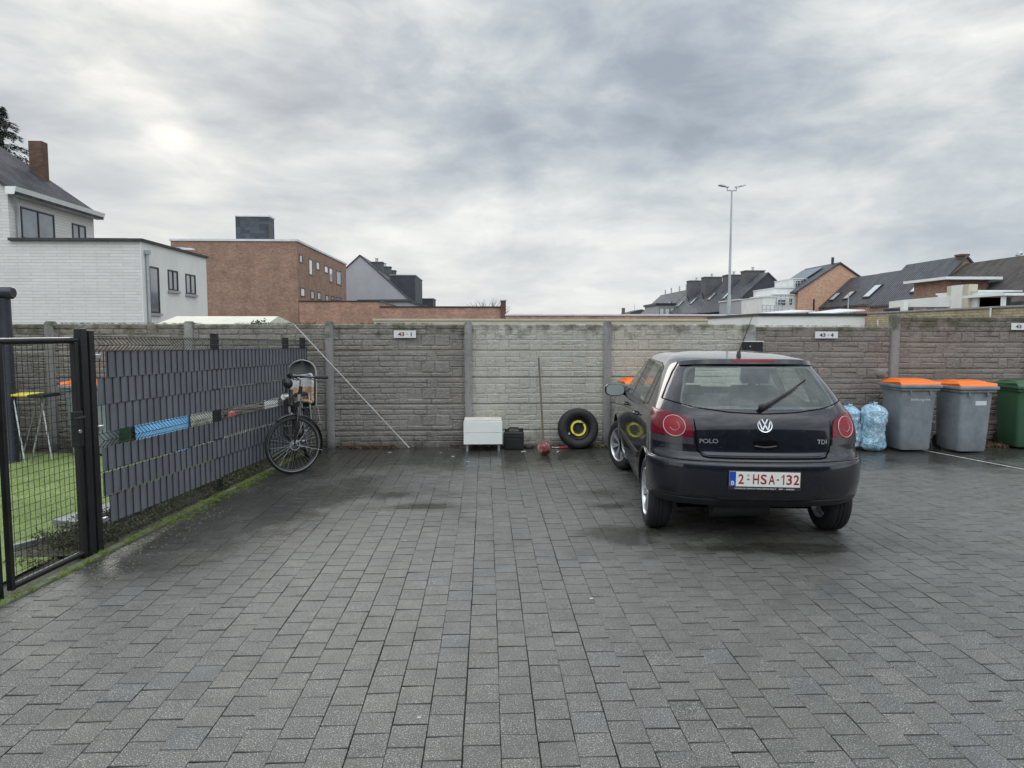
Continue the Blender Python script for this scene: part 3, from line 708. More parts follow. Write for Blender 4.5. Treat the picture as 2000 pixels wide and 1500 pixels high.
t = bldg('low dark lean-to roof at the foot of the grey gable house', 'lean-to', (at(780, 600, 76).x, 76, 0), 'lean_to')
a, b_, c_ = at(700, 590, 76), at(800, 589, 76), at(828, 601, 76)
MB().prism([(a.x, 0), (c_.x, 0), (c_.x, c_.z), (b_.x, b_.z), (a.x, a.z)], lambda p: (p[0], 76, p[1]), lambda p: (p[0], 79.5, p[1])).build('wall', K['grey_render'], t, True)
MB().prism([(a.x - .1, a.z), (b_.x, b_.z), (c_.x + .2, c_.z), (c_.x + .2, c_.z + .25), (b_.x, b_.z + .25), (a.x - .1, a.z + .25)], lambda p: (p[0], 75.8, p[1]), lambda p: (p[0], 79.6, p[1])).build('roof', t_grey, t, True)

# --- right-hand terrace, ridge line at x = 31.9
XR, XEV = 32.3, 29.6
def terrace(label, y0, y1, ze, zr, xe, wm, rm, xr=XR, **k):
    t = bldg(label, 'house', (xe + 2.7, y0, 0), 'terraced_house')
    gable_y(t, xe, 2 * xr - xe, y0, y1, ze, zr, wm, rm, **k); return t
sl_ = lambda xe, ze, zr: (-(zr - ze), (XR - xe))
t = terrace('far terrace of wet dark tiled roofs with four big chimneys and a black gable end', 78, 106.5, 4.40, 8.25, 28.1, mat('black_gable', (.04, .042, .05), .75, 0, .15, .6), t_wet, over=.5)
for (u, v, sx, y) in ((1470, 537, .8, 82), (1433, 545, .9, 87), (1390, 549, .9, 94), (1360, 556, .8, 101)):
    q_ = at(u, v - 6, y); chimney(t, q_.x, y, q_.z - 4, q_.z, 1.15 if y < 90 else 1.2, .8, b_grey, 1)
    MB().prism([(-1, 0), (1, 0), (0, 1)], lambda p: (q_.x - 1.4 + (0), y + p[0] * 1.7, q_.z - 4.2 + p[1] * 2.2), lambda p: (q_.x + .6, y + p[0] * 1.7 * .9, q_.z - 4.2 + p[1] * 2.2)).build('chimney_saddle', t_grey, t, True)
for (yy, k_) in ((84, .38), (90, .42), (97, .35), (103, .3)):
    xx = 28.1 + k_ * 4.2; zz_ = 4.40 + k_ * 3.85 + .17; skylight(t, xx, yy, zz_, -1, 1, .9, 1.3)
t = terrace('farthest short row of dark tiled roofs with vent pipes', 107.5, 126, 4.3, 8.15, 28.1, K['grey_render'], t_wet, over=.5)
MB().cyl((32.3, 110, 8.1), (32.3, 110, 9.2), .12).cyl((32.3, 114, 8.1), (32.3, 114, 9.2), .12).cyl((32.3, 119, 8.1), (32.3, 119, 9.2), .12).cyl((32.3, 123, 8.1), (32.3, 123, 9.1), .12).build('vent_pipe', K['galv'], t, True)
skylight(t, 29.7, 111, 6.0, -1, 1, .9, 1.3)
a, b_ = at(1283, 596, 104), at(1318, 596, 104)
t = bldg('far grey dormer-like block with light windows below the last tiled roof', 'building', (a.x, 105, 0), 'grey_block')
boxpart('wall', K['grey_render'], t, a.x, b_.x, 104, 112, 0, a.z); boxpart('roof_edge', K['dark_frame'], t, a.x - .2, b_.x + .2, 103.8, 112.2, a.z, a.z + .3)
for i in range(3): window(t, 'y', a.x + .4 + i * .85, a.x + 1.1 + i * .85, a.z - 1.6, a.z - .4, 104, 1, pm=K['pane_light'])
a, b_ = at(1216, 610, 140), at(1266, 604, 140)
t = bldg('tiny distant roofs with a chimney and mast just left of the lamp post', 'house', (a.x + 3, 140, 0), 'distant_house')
MB().prism([(a.x + 1, 0), (b_.x, 0), (b_.x + .4, a.z), (b_.x - 1.3, b_.z), (a.x + 1.6, a.z)], lambda p: (p[0], 140, p[1]), lambda p: (p[0], 150, p[1])).build('roof', t_grey, t, True)
boxpart('chimney', b_grey, t, a.x, a.x + .5, 140, 141, 0, a.z + .9); MB().cyl((b_.x - 2.6, 141, 4), (b_.x - 2.6, 141, b_.z + 1), .05).build('mast', K['galv'], t, True)
# low grey buildings below the terrace
a, b_ = at(1444, 588, 70), at(1500, 588, 70)
t = bldg('low pale grey annex with a door below the black gable', 'annex', (a.x + 1, 72, 0), 'grey_annex')
boxpart('wall', K['grey_render'], t, a.x, b_.x + 2, 70, 76, 0, at(1444, 586, 70).z); boxpart('roof_edge', K['coping'], t, a.x - .1, b_.x + 2.1, 69.9, 76.1, a.z + .1, a.z + .22)
window(t, 'y', at(1452, 600, 70).x, at(1461, 600, 70).x, 2.4, at(1452, 597, 70).z, 70, 1); window(t, 'y', at(1463, 600, 70).x, at(1467, 600, 70).x, 2.4, at(1452, 597, 70).z, 70, 1)

# salmon gable house with white stepped blocks
t = terrace('house with a salmon brick gable and solar panels on its dark roof', 60, 66.4, 5.2, 7.6, 27.6, b_orange, t_grey, xr=31.25, over=.3)
zq = lambda x: 5.2 + (x - 27.6) / 3.65 * 2.4
n_ = Vector((-2.4, 0, 3.65)).normalized(); c_ = Vector((29.6, 63.6, zq(29.6) + .3)); v_ = n_.cross(Vector((0, 1, 0)))
M_ = Matrix(((0, v_.x, n_.x, c_.x), (1, v_.y, n_.y, c_.y), (0, v_.z, n_.z, c_.z), (0, 0, 0, 1)))
MB().box(-2.0, 2.2, -1.2, 1.2, 0, .06, M_).build('solar_panel', mat('solar_glass', (.10, .13, .17), .08, .2, .1, .5, coat=1), t, True)
MB().cyl((31.2, 61.2, 7.5), (31.2, 61.2, 8.3), .12).build('vent_pipe', K['dark_clad'], t, True)
window(t, 'y', at(1588, 590, 60).x, at(1591, 590, 60).x, 2.3, at(1588, 584, 60).z, 60, 1, pm=K['dark_clad'])
t = bldg('white stepped terraces with balcony railings left of the salmon gable', 'apartments', (25.5, 62, 0), 'white_apartments')
wr = K['white_render']
for (u0, u1, v, y, d_) in ((1549, 1586, 545, 62, 4), (1514, 1552, 563, 61, 5), (1508, 1556, 577, 60.5, 5), (1490, 1514, 581, 59.5, 5)):
    a, b_ = at(u0, v, y), at(u1, v, y); boxpart('wall', wr, t, a.x, b_.x, y, y + d_, 0, a.z)
    boxpart('coping', K['coping'], t, a.x - .05, b_.x + .05, y - .06, y + d_ + .05, a.z, a.z + .08)
for (u0, u1, v0, v1, y) in ((1520, 1533, 586, 596, 60.5), (1541, 1547, 583, 595, 60.5), (1554, 1564, 549, 558, 62), (1566, 1572, 549, 558, 62)):
    a, b_ = at(u0, v1, y), at(u1, v0, y); window(t, 'y', a.x, b_.x, a.z, b_.z, y, 2 if u1 - u0 > 9 else 1)
rl = MB()
for (u0, u1, v, y) in ((1489, 1528, 596, 58.5), (1508, 1552, 575, 60), (1552, 1580, 545, 61.6)):
    a, b_ = at(u0, v, y), at(u1, v, y)
    for z_ in (0, -.35, -.7): rl.cyl((a.x, y, a.z + z_), (b_.x, y, a.z + z_), .03, n=6)
    for i in range(6):
        x_ = a.x + (b_.x - a.x) * i / 5; rl.cyl((x_, y, a.z), (x_, y, a.z - 1), .03, n=6)
rl.build('railing', K['galv'], t, True)

# dark roofed terrace coming nearer
wl = b_red
t = terrace('terraced house with two small roof windows next to the salmon gable', 55.55, 59.9, 3.72, 6.22, XEV, b_red2, t_grey, over=.12)
for yy in (58.9, 56.6): skylight(t, 30.4, yy, 3.72 + .8 * .926 + .17, -2.5, 2.7, .8, 1.0)
t = terrace('middle terraced house of dark tiles with one large roof window', 51.95, 55.5, 3.74, 6.24, XEV, b_red2, t_grey, over=.12)
skylight(t, 30.55, 53.4, 3.74 + .95 * .926 + .17, -2.5, 2.7, 1.0, 1.5)
t = terrace('taller terraced house with grey tiles and a brick chimney', 45.4, 51.9, 3.6, 6.75, XEV - .1, b_red, t_grey, over=.12) if False else terrace('taller terraced house with grey tiles and a brick chimney on its gable', 45.4, 51.9, 3.6, 6.6, XEV - .1, b_red, t_grey, over=.12)
skylight(t, 30.4, 47.3, 3.6 + .9 * 1.07 + .17, -3.0, 2.8, 1.1, 1.1)
q_ = at(1881, 500, 45.8); chimney(t, q_.x, 45.9, 5.2, q_.z, .24, .3, b_chim, 0)
t = terrace('nearest terraced house with a mossy dark brown tiled roof at the right edge', 34, 45.3, 3.2, 6.05, XEV - .9, b_red, t_brown, over=.12)
q_ = at(1988, 500, 42); MB().cyl((q_.x, 42, 5), (q_.x, 42, q_.z), .12).tube([(q_.x, 42, q_.z), (q_.x + .05, 42, q_.z + .15), (q_.x + .2, 42, q_.z + .2)], .14, 8).build('flue_pipe', K['galv'], t, True)
q_ = at(1918, 516, 44.6); boxpart('ridge_vent', lead, t, q_.x - .35, q_.x + .35, 44, 44.8, 5.9, q_.z)
# brick box with white flat roof
t = bldg('small brick box building with an overhanging white flat roof', 'building', (27.5, 40, 0), 'brick_box')
a, b_ = at(1847, 547, 40), at(1931, 547, 40); boxpart('wall', b_red, t, a.x, b_.x, 40, 43, 0, a.z)
boxpart('flat_roof', K['white_paint'], t, a.x - .4, b_.x + .4, 39.4, 43.5, a.z, a.z + .16)
# white balcony block
t = bldg('white rendered balcony block with a long white beam', 'building', (25, 36, 0), 'balcony_block')
a, b_ = at(1761, 586, 37), at(1888, 575, 34)
MB().add([(a.x, 37, a.z - .38), (b_.x, 34, b_.z - .62), (b_.x, 34, b_.z), (a.x, 37, a.z), (a.x + .5, 39, a.z - .38), (b_.x + .5, 36, b_.z - .62), (b_.x + .5, 36, b_.z), (a.x + .5, 39, a.z)],
         [(0, 1, 2, 3), (4, 7, 6, 5), (3, 2, 6, 7), (0, 4, 5, 1), (0, 3, 7, 4), (1, 5, 6, 2)]).build('beam', wr, t, True)
boxpart('back_wall', K['dark_clad'], t, a.x + .4, b_.x + .6, 39.2, 39.4, 0, a.z - .4)
for u in (1765, 1816, 1872): q_ = at(u, 600, 36.5); boxpart('column', wr, t, q_.x - .12, q_.x + .12, 36.3, 36.6, 0, at(u, 589 if u < 1860 else 582, 36.5).z)
a, b_ = at(1879, 560, 33.8), at(1892, 556, 33.8); boxpart('chimney', wr, t, a.x, b_.x, 33.8, 34.6, 0, at(1885, 556, 33.8).z)
a, b_ = at(1892, 560, 33.4), at(1910, 556, 33.4); boxpart('stair_tower', cream, t, a.x, b_.x, 33.4, 35, 0, at(1885, 555, 33.4).z)
a, b_ = at(1910, 570, 33), at(1960, 567, 33); boxpart('parapet', wr, t, a.x, b_.x, 33, 36, 0, a.z); boxpart('coping', K['coping'], t, a.x - .05, b_.x + .9, 32.9, 36.1, a.z, a.z + .08)
rl = MB(); a, b_ = at(1802, 594, 37.4), at(1860, 590, 37.4)
for z_ in (0, -.14, -.28): rl.cyl((a.x, 37.4, a.z + z_), (b_.x, 37.4, a.z + z_), .025, n=6)
for i in range(7): x_ = a.x + (b_.x - a.x) * i / 6; rl.cyl((x_, 37.4, a.z), (x_, 37.4, a.z - .5), .025, n=6)
rl.build('railing', K['galv'], t, True)
t = bldg('low dark carport with a white roof edge at the far right', 'carport', (27, 31, 0), 'carport')
a, b_ = at(1962, 577, 31), at(2040, 572, 31); boxpart('roof', K['white_paint'], t, a.x, b_.x, 31, 35, a.z, a.z + .12); boxpart('wall', K['dark_clad'], t, a.x + .3, b_.x, 33, 33.2, 0, a.z)
boxpart('post', K['white_paint'], t, a.x + .1, a.x + .25, 31.2, 31.35, 0, a.z)
# yellow brick garden wall running towards us
t = bldg('yellow brick boundary wall rising to the right behind the concrete wall', 'wall', (12.1, 18, 0), 'yellow_brick_wall')
MB().box(12.25, 12.5, 11.5, 21.65, 0, 2.24).build('wall', b_yellow, t, True)
MB().box(12.21, 12.54, 11.45, 21.68, 2.24, 2.28).build('coping', lead, t, True)
MB().cyl((12.19, 16.2, 0), (12.19, 16.2, 2.24), .02).build('pipe', K['white_paint'], t, True)
MB().cyl((12.21, 21.0, 0), (12.21, 21.0, 2.02), .015).build('pipe', K['white_paint'], t, True)
# glazed canopy strips over the garage
t = bldg('low pale glass canopy on poles behind the white garage', 'canopy', (14, 26, 0), 'glass_canopy')
for (u0, u1, v0, v1) in ((1522, 1592, 611, 607), (1622, 1690, 611, 605)):
    a, b_ = at(u0, v0, 26), at(u1, v1, 26)
    MB().add([(a.x, 26, a.z), (b_.x, 26, b_.z), (b_.x, 28, b_.z + .1), (a.x, 28, a.z + .05), (a.x, 26, a.z - .04), (b_.x, 26, b_.z - .04), (b_.x, 28, b_.z + .06), (a.x, 28, a.z)],
             [(0, 1, 2, 3), (4, 7, 6, 5), (0, 4, 5, 1), (1, 5, 6, 2), (2, 6, 7, 3), (3, 7, 4, 0)]).cyl((b_.x - .2, 26.2, 0), (b_.x - .2, 26.2, b_.z - .03), .04).build('canopy_sheet', K['coping'], t, True)
q_ = at(1658, 560, 28)
t = thing('antenna_pole', 'thin pale pole standing in front of the dark terraced roofs', 'pole', (q_.x, 28, 0)); MB().cyl((q_.x, 28, 0), (q_.x, 28, at(1658, 572, 28).z), .035, .02, 8).build('pole', K['galv'], t, True)

# ---------------------------------------------------------------- lamp post
q0 = at(1423, 632, 29.5); qt = at(1429, 372, 29.5)
t = thing('street_lamp', 'tall grey street lamp with two angled heads beyond the wall', 'street lamp', (q0.x, 29.5, 0))
MB().cyl((q0.x, 29.5, 0), (q0.x, 29.5, 3.2), .09, .08, 16).build('base_sleeve', K['galv'], t, True, smooth=40)
MB().cyl((q0.x, 29.5, 3.2), (q0.x, 29.5, qt.z), .062, .032, 16).build('pole', K['galv'], t, True, smooth=40)
MB().tube([(q0.x - .2, 29.5, qt.z + .1), (q0.x - .2, 29.5, qt.z), (q0.x + .2, 29.5, qt.z), (q0.x + .2, 29.5, qt.z + .1)], .028, 8).build('crossarm', K['galv'], t, True)
for sx_ in (-1, 1):
    c_ = Vector((q0.x + sx_ * .2, 29.5, qt.z + .12)); M_ = Matrix.Translation(c_) @ Matrix.Rotation(R(-14) * sx_, 4, 'Y')
    if sx_ < 0: M_ = M_ @ Matrix.Rotation(math.pi, 4, 'Z')
    h_ = MB(); h_.prism([(-.06, -.05), (.08, -.06), (.18, -.14), (.40, -.13), (.40, .13), (.18, .14), (.08, .06), (-.06, .05)], lambda p: M_ @ Vector((p[0], p[1], 0)), lambda p: M_ @ Vector((p[0], p[1] * .9, .045)))
    h_.ball(M_ @ Vector((.0, 0, .04)), .055, 8, 6)
    h_.build('lamp_head', K['galv'], t, True, smooth=30)

# ---------------------------------------------------------------- trees
bark = mat('bark', (.06, .045, .035), .9, 0, .4, 6, .6, 20)
needle = mat('cedar_needles', (.03, .05, .035), .8, 0, .5, 3, c2=(.07, .10, .07))
leafd = mat('dark_leaves', (.025, .04, .02), .7, 0, .5, 5, c2=(.06, .085, .035))
def cedar():
    Y = 37.0; b0 = at(18, 647, Y); zt = at(20, 200, Y).z; x0 = b0.x
    t = thing('cedar_tree', 'dark green drooping cedar behind the tall white house', 'tree', (x0, Y, 0))
    tr = MB().cyl((x0, Y, 0), (x0, Y, zt * .97), .35, .03, 10); nd = MB(); rr = random.Random(3)
    for i in range(150):
        f = i / 150; z = 4.5 + (zt - 4.6) * f ** .9; ln = (1 - f) * 5.8 * rr.uniform(.6, 1.12) + .25; az = rr.uniform(0, 6.283)
        pts = []; n = 7
        for k in range(n):
            s_ = k / (n - 1); pts.append(Vector((x0 + math.cos(az) * ln * s_, Y + math.sin(az) * ln * s_, z + .10 * ln * math.sin(s_ * 2.2) - .26 * ln * s_ ** 2.2)))
        tr.tube(pts, [.05 * (1 - .8 * k / (n - 1)) * (1 - f * .6) for k in range(n)], 5)
        m_ = int(40 + ln * 70)
        for _ in range(m_):
            s_ = rr.random() ** .8; k = min(n - 2, int(s_ * (n - 1))); fr = s_ * (n - 1) - k
            p = pts[k].lerp(pts[k + 1], fr); side = rr.uniform(-1, 1) * .42 * (1 - s_ * .6)
            p = p + Vector((-math.sin(az), math.cos(az), 0)) * side * min(1, ln / 2) + Vector((0, 0, rr.uniform(-.22, .05)))
            d_ = Vector((math.cos(az + side * 1.5), math.sin(az + side * 1.5), rr.uniform(-.7, .1))).normalized() * rr.uniform(.10, .24)
            w_ = d_.cross(Vector((rr.uniform(-1, 1), rr.uniform(-1, 1), 1))).normalized() * .03
            nd.add([p - w_, p + w_, p + d_], [(0, 1, 2)])
    tr.build('trunk', bark, t, True, normals=False); nd.build('crown', needle, t, True, normals=False)
cedar()
def twiggy(label, u, v, y, hw_, h):
    q_ = at(u, v, y); t = thing('bare_tree', label, 'tree', (q_.x, y, 0)); b = MB(); rr = random.Random(5)
    b.cyl((q_.x, y, 0), (q_.x, y, q_.z - h * .8), .12, .08, 6).build('trunk', bark, t, True); b = MB()
    for i in range(70):
        p = Vector((q_.x, y, q_.z - h)); d_ = Vector((rr.uniform(-1, 1), rr.uniform(-.6, .6), rr.uniform(.5, 1))).normalized()
        pts = [p]; 
        for k in range(4): p = p + Vector((d_.x * hw_ * .42, d_.y * hw_ * .4, d_.z * h * .33)) * rr.uniform(.6, 1); pts.append(p); d_ = (d_ + Vector((rr.uniform(-.5, .5), rr.uniform(-.3, .3), rr.uniform(-.1, .4)))).normalized()
        b.tube(pts, [.035, .028, .02, .014, .006], 4, caps=False)
    b.build('crown', bark, t, True, normals=False)
twiggy('thin bare tree poking up behind the brick annex', 955, 586, 60, 2.0, 2.0)
def bush(label, x, y, z0, r, h, m, n=900, name='shrub', leaf=.06, cat='shrub'):
    t = thing(name, label, cat, (x, y, 0)); b = MB(); rr = random.Random(int(x * 10))
    cs = [(rr.uniform(-.5, .5) * r, rr.uniform(-.4, .4) * r, rr.uniform(.25, .85) * h, rr.uniform(.35, .6) * r) for _ in range(9)]
    for _ in range(n):
        c_ = cs[rr.randrange(9)]; d_ = Vector((rr.gauss(0, 1), rr.gauss(0, 1), rr.gauss(0, 1))).normalized() * c_[3] * rr.uniform(.6, 1.05)
        p = Vector((x + c_[0], y + c_[1], z0 + c_[2])) + d_; u_ = Vector((rr.gauss(0, 1), rr.gauss(0, 1), rr.gauss(0, .6))).normalized() * leaf * rr.uniform(.6, 1.3); v_ = u_.cross(Vector((rr.gauss(0, 1), rr.gauss(0, 1), 1))).normalized() * leaf * .35
        b.add([p - v_, p + u_ * .5 - v_ * .3, p + u_, p + v_], [(0, 1, 2), (0, 2, 3)])
    b.build('foliage', m, t, True, normals=False)
    s_ = MB()
    for k in range(5): s_.cyl((x + rr.uniform(-.05, .05), y, 0), (x + cs[k][0], y + cs[k][1], z0 + cs[k][2]), .025, .008, 5)
    s_.build('stem', bark, t, True)
    return t
q_ = at(506, 634, 12.5); bush('small dark bush peeping over the concrete wall beside the pale shed roof', q_.x, 12.5, 1.2, .22, .75, leafd, 700, leaf=.05)
# unseen row of houses behind the photographer, added for the car paint to reflect
t = bldg('unseen dark brick row added behind the viewpoint for the car paint to reflect', 'building', (0, -15, 0), 'unseen_brick_row')
boxpart('wall', b_grey, t, -22, 26, -19, -15, 0, 7.6)
boxpart('roof_edge', K['coping'], t, -22.2, 26.2, -19.2, -14.8, 7.6, 7.8)
for i in range(9): window(t, 'x', 0, 1, 0, 1, 0) if False else boxpart('garage_door', K['dark_frame'], t, -20 + i * 5, -17.2 + i * 5, -15, -14.95, 0, 2.2)
# ---------------------------------------------------------------- garden ground
lawnm = mat('artificial_grass', (.15, .21, .06), .9, 0, .35, 1.3, .8, 220, c2=(.27, .34, .12), bd=.01)
q = MB(); q.add([(xf(2) - .05, 2, -.004), (xf(9.0) - .55, 9.0, -.004), (xf(9.0) - .9, 9.62, -.004), (-12, 9.62, -.004), (-12, 2, -.004)], [(0, 1, 2, 3, 4)])
tag(q.build('lawn', lawnm), kind='structure')
b = MB(); rr = random.Random(9)
for _ in range(26000):
    y = rr.uniform(4.2, 9.55) ; x = xf(y) - .08 - rr.random() * 4.2
    if y < 7.2 and x > xf(y) - .62 and x > -3.62 - .1 * (y - 5): continue
    h = rr.uniform(.012, .028); a = rr.uniform(0, 6.28); w_ = .003
    b.add([(x - w_ * math.cos(a), y - w_ * math.sin(a), -.004), (x + w_ * math.cos(a), y + w_ * math.sin(a), -.004), (x + rr.uniform(-.012, .012), y + rr.uniform(-.012, .012), h)], [(0, 1, 2)])
tag(b.build('grass_blades', mat('grass_blades', (.22, .29, .09), .8, 0, .3, 3, c2=(.36, .43, .19)), normals=False), 'short bright green artificial grass of the garden lawn behind the gate', 'grass', kind='stuff')
# dark planting strip behind the fence with ground cover
q = MB(); q.add([(xf(5.15) - .62, 5.15, .0), (xf(5.15) + .04, 5.15, .0), (xf(9.9) + .04, 9.9, .0), (xf(9.9) - .62, 9.9, .0)], [(0, 1, 2, 3)])
tag(q.build('planting_bed', earth), kind='structure')
pts = []
for i in range(900):
    y = 5.2 + 4.7 * rr.random(); pts.append((xf(y) - rr.uniform(-.03, .5), y, rr.uniform(0, .05)))
ivy = mat('ground_cover_leaves', (.03, .035, .018), .7, 0, .5, 14, c2=(.09, .10, .035))
clump('ground_cover', pts, .09, ivy, 'dark leafy ground cover growing along the foot of the mesh fence', 'ground cover', nper=22, flat=1.3, leaf=.016)
pts = []
for i in range(420):
    y = 4.0 + 5.5 * rr.random(); 
    if noise.noise((y * 1.6, 2, 0)) > -.25: pts.append((xk(y) - .02 + rr.uniform(-.035, .03 + .06 * max(0, noise.noise((y * 2, 5, 0)))), y, .016))
for i in range(90):
    y = rr.uniform(6.0, 8.2); pts.append((xk(y) + abs(rr.gauss(0, .05)), y, .0))
clump('kerb_moss', pts, .035, mat('bright_moss', (.10, .14, .02), .95, 0, .4, 16, c2=(.24, .29, .06)), 'yellow-green moss along the fence kerb', 'moss', nper=26, flat=.35, leaf=.007)
# pale fallen petals and specks near the kerb
b = MB()
for _ in range(420):
    y = rr.uniform(3.6, 6.6); x = xk(y) + abs(rr.gauss(0, .22)) + .01; a = rr.uniform(0, 3.14); s_ = rr.uniform(.004, .011)
    b.add([(x + s_ * math.cos(a + k * 1.57) * (1 if k % 2 else .5), y + s_ * math.sin(a + k * 1.57) * (1 if k % 2 else .5), .004 + .002 * (k % 2)) for k in range(4)], [(0, 1, 2, 3)])
tag(b.build('fallen_petals', mat('petals', (.30, .31, .22), .8, 0, .4, 30), normals=False), 'pale specks of fallen petals scattered on the paving by the kerb', 'petals', kind='stuff')

# ---------------------------------------------------------------- mesh fence with woven strips
wire = K['black_metal']
slat = mat('grey_privacy_strip', (.140, .150, .172), .45, 0, .16, 2.5, .05, 60)
TD = Vector((.0905, 1, 0)).normalized(); FN = Vector((TD.y, -TD.x, 0))      # along the fence, and out towards the yard
def fp(y, z, out=0): return Vector((xf(y), y, z)) + FN * out
def ztop(y): return 1.645 - .0195 * (y - 5.2)
t = thing('mesh_fence', 'black wire mesh fence woven with dark grey plastic privacy strips beside the yard', 'fence', (xf(7.5), 7.5, 0))
def post(y, zt_, hw_, nm='post', base=-.02, out=0):
    M_ = Matrix.Translation(fp(y, 0, out)) @ Matrix.Rotation(-math.atan(.0905), 4, 'Z')
    return MB().box(-hw_, hw_, -hw_, hw_, base, zt_, M_).build(nm, wire, t, True, bevel=.003)
Y0, Y1 = 5.30, 9.88
post(5.235, 1.685, .028); post(7.25, 1.66, .032, out=-.042); post(9.17, 1.60, .032, out=-.042); post(9.80, 1.59, .032, out=-.042)
FOLDS = [(-.075, .105), (.66, .78)]      # v-shaped folds, measured down from the top
def foldout(dz):
    """dz below the top of the fence"""
    for a, b_ in ((.015, .115), (.745, .845), (1.50, 1.60)):
        if a < dz < b_: return .05 * (1 - abs((dz - a) / (b_ - a) * 2 - 1))
    return 0
b = MB(); ny = int((Y1 - Y0) / .05)
zs = [0, .015, .065, .115, .4, .745, .795, .845, 1.2, 1.5, 1.55, 1.6]
for i in range(ny + 1):
    y = Y0 + i * .05
    b.tube([fp(y, ztop(y) - z, foldout(z)) for z in zs], .0034, 6, caps=False)
b.build('vertical_wires', wire, t, True, normals=False, smooth=80)
b = MB()
for dz in (.0, .015, .065, .115, .32, .525, .745, .795, .845, 1.04, 1.24, 1.5, 1.55, 1.6):
    b.tube([fp(y, ztop(y) - dz, foldout(dz) + .004) for y in (Y0 - .03, 6.3, 7.2, 8.2, 9.1, Y1)], .003, 5, caps=False)
b.build('horizontal_wires', wire, t, True, normals=False, smooth=80)
ROWS = [(.118, .316), (.324, .522), (.530, .735), (.858, 1.042), (1.052, 1.236), (1.246, 1.455)]
starts = [5.42, 5.32, 5.40, 5.33, 5.335, 5.41]
for r, (a_, b_) in enumerate(ROWS):
    m_ = MB(); ph = r % 2; n = int((Y1 - .02 - starts[r]) / .0125)
    ends = [(starts[r], 7.27), (7.268, Y1 - .02)] if True else None
    for (s0, s1) in ends:
        n = int((s1 - s0) / .0125); vs = []
        for k in range(n + 1):
            y = s0 + (s1 - s0) * k / n; w_ = .0066 * math.cos(math.pi * ((y - Y0) / .05 + ph)) + .0012 * noise.noise((y * 9, r * 3, 0))
            dz = .004 * noise.noise((y * 1.3, r * 5.1, 2)) - (.01 if s0 > 7 and r % 2 else 0)
            for (z, o_) in ((a_ + dz, 0), (b_ + dz, 0), (b_ + dz, -.0016), (a_ + dz, -.0016)): vs.append(fp(y, ztop(y) - z, w_ + o_))
        fs = []
        for k in range(n):
            for e in range(4): fs.append((k * 4 + e, (k + 1) * 4 + e, (k + 1) * 4 + (e + 1) % 4, k * 4 + (e + 1) % 4))
        fs += [(0, 1, 2, 3), (n * 4 + 3, n * 4 + 2, n * 4 + 1, n * 4)]
        m_.add(vs, fs)
    m_.build('privacy_strip', slat, t, True, smooth=40)
for z in (1.49, .95, .24):
    M_ = Matrix.Translation(fp(5.285, z, .03)) @ Matrix.Rotation(-math.atan(.0905), 4, 'Z')
    MB().box(-.012, .012, -.03, .03, -.018, .018, M_).build('clamp', K['steel'], t, True, bevel=.004)

# ---------------------------------------------------------------- gate
t = thing('garden_gate', 'black steel mesh garden gate standing at the near left', 'gate', (xf(4.7), 4.7, 0))
RZ = Matrix.Rotation(-math.atan(.0905), 4, 'Z')
def gb(nm, y0, y1, z0, z1, hw_, par=t, m=wire, bev=.006, out=0):
    ym = (y0 + y1) / 2; M_ = Matrix.Translation(fp(ym, 0, out)) @ RZ
    return MB().box(-hw_, hw_, -(y1 - y0) / 2 * 1.004, (y1 - y0) / 2 * 1.004, z0, z1, M_).build(nm, m, par, True, bevel=bev, seg=3)
gb('post', 4.27, 4.345, -.02, 1.68, .02, out=-.03)
gb('lock_post', 5.115, 5.185, -.02, 1.70, .028)
fr = MB(); zt_, zb_ = 1.615, .03
for (ya, yb, z0, z1) in ((4.375, 4.405, zb_, zt_), (5.055, 5.095, zb_, zt_)):
    ym = (ya + yb) / 2; M_ = Matrix.Translation(fp(ym, 0)) @ RZ; fr.box(-.02, .02, -(yb - ya) / 2, (yb - ya) / 2, z0, z1, M_)
fr.build('stile', wire, t, True, bevel=.004)
MB().tube([fp(4.36, zt_, 0), fp(5.09, zt_, 0)], .023, 16).build('top_rail', mat('satin_black_metal', (.03, .03, .034), .22, .6, .2, 6), t, True, smooth=50)
MB().tube([fp(4.40, zb_ + .02, 0), fp(5.07, zb_ + .02, 0)], .022, 12).build('bottom_rail', wire, t, True, smooth=50)
m_ = MB(); 
for i in range(13):
    y = 4.44 + i * .0475; m_.tube([fp(y, zb_ + .02), fp(y, zt_ - .02)], .0018, 5, caps=False)
for i in range(31):
    z = zb_ + .05 + i * .051; m_.tube([fp(4.42, z, .003), fp(5.04, z, .003)], .0018, 5, caps=False)
m_.build('wire_mesh', wire, t, True, normals=False)
lk = gb('lock_case', 5.05, 5.10, .84, 1.10, .03, out=.0)
MB().tube([fp(5.06, 1.06, .03), fp(5.06, 1.06, .07), fp(4.93, 1.06, .072)], .009, 8).build('handle', K['black_metal'], lk, True)
M_ = Matrix.Translation(fp(5.055, .955, .032)) @ RZ @ Matrix.Rotation(R(90), 4, 'Y')
MB().lathe([(0, .006), (.014, .006), (.016, 0)], M_, 16).build('keyhole', K['steel'], lk, True)

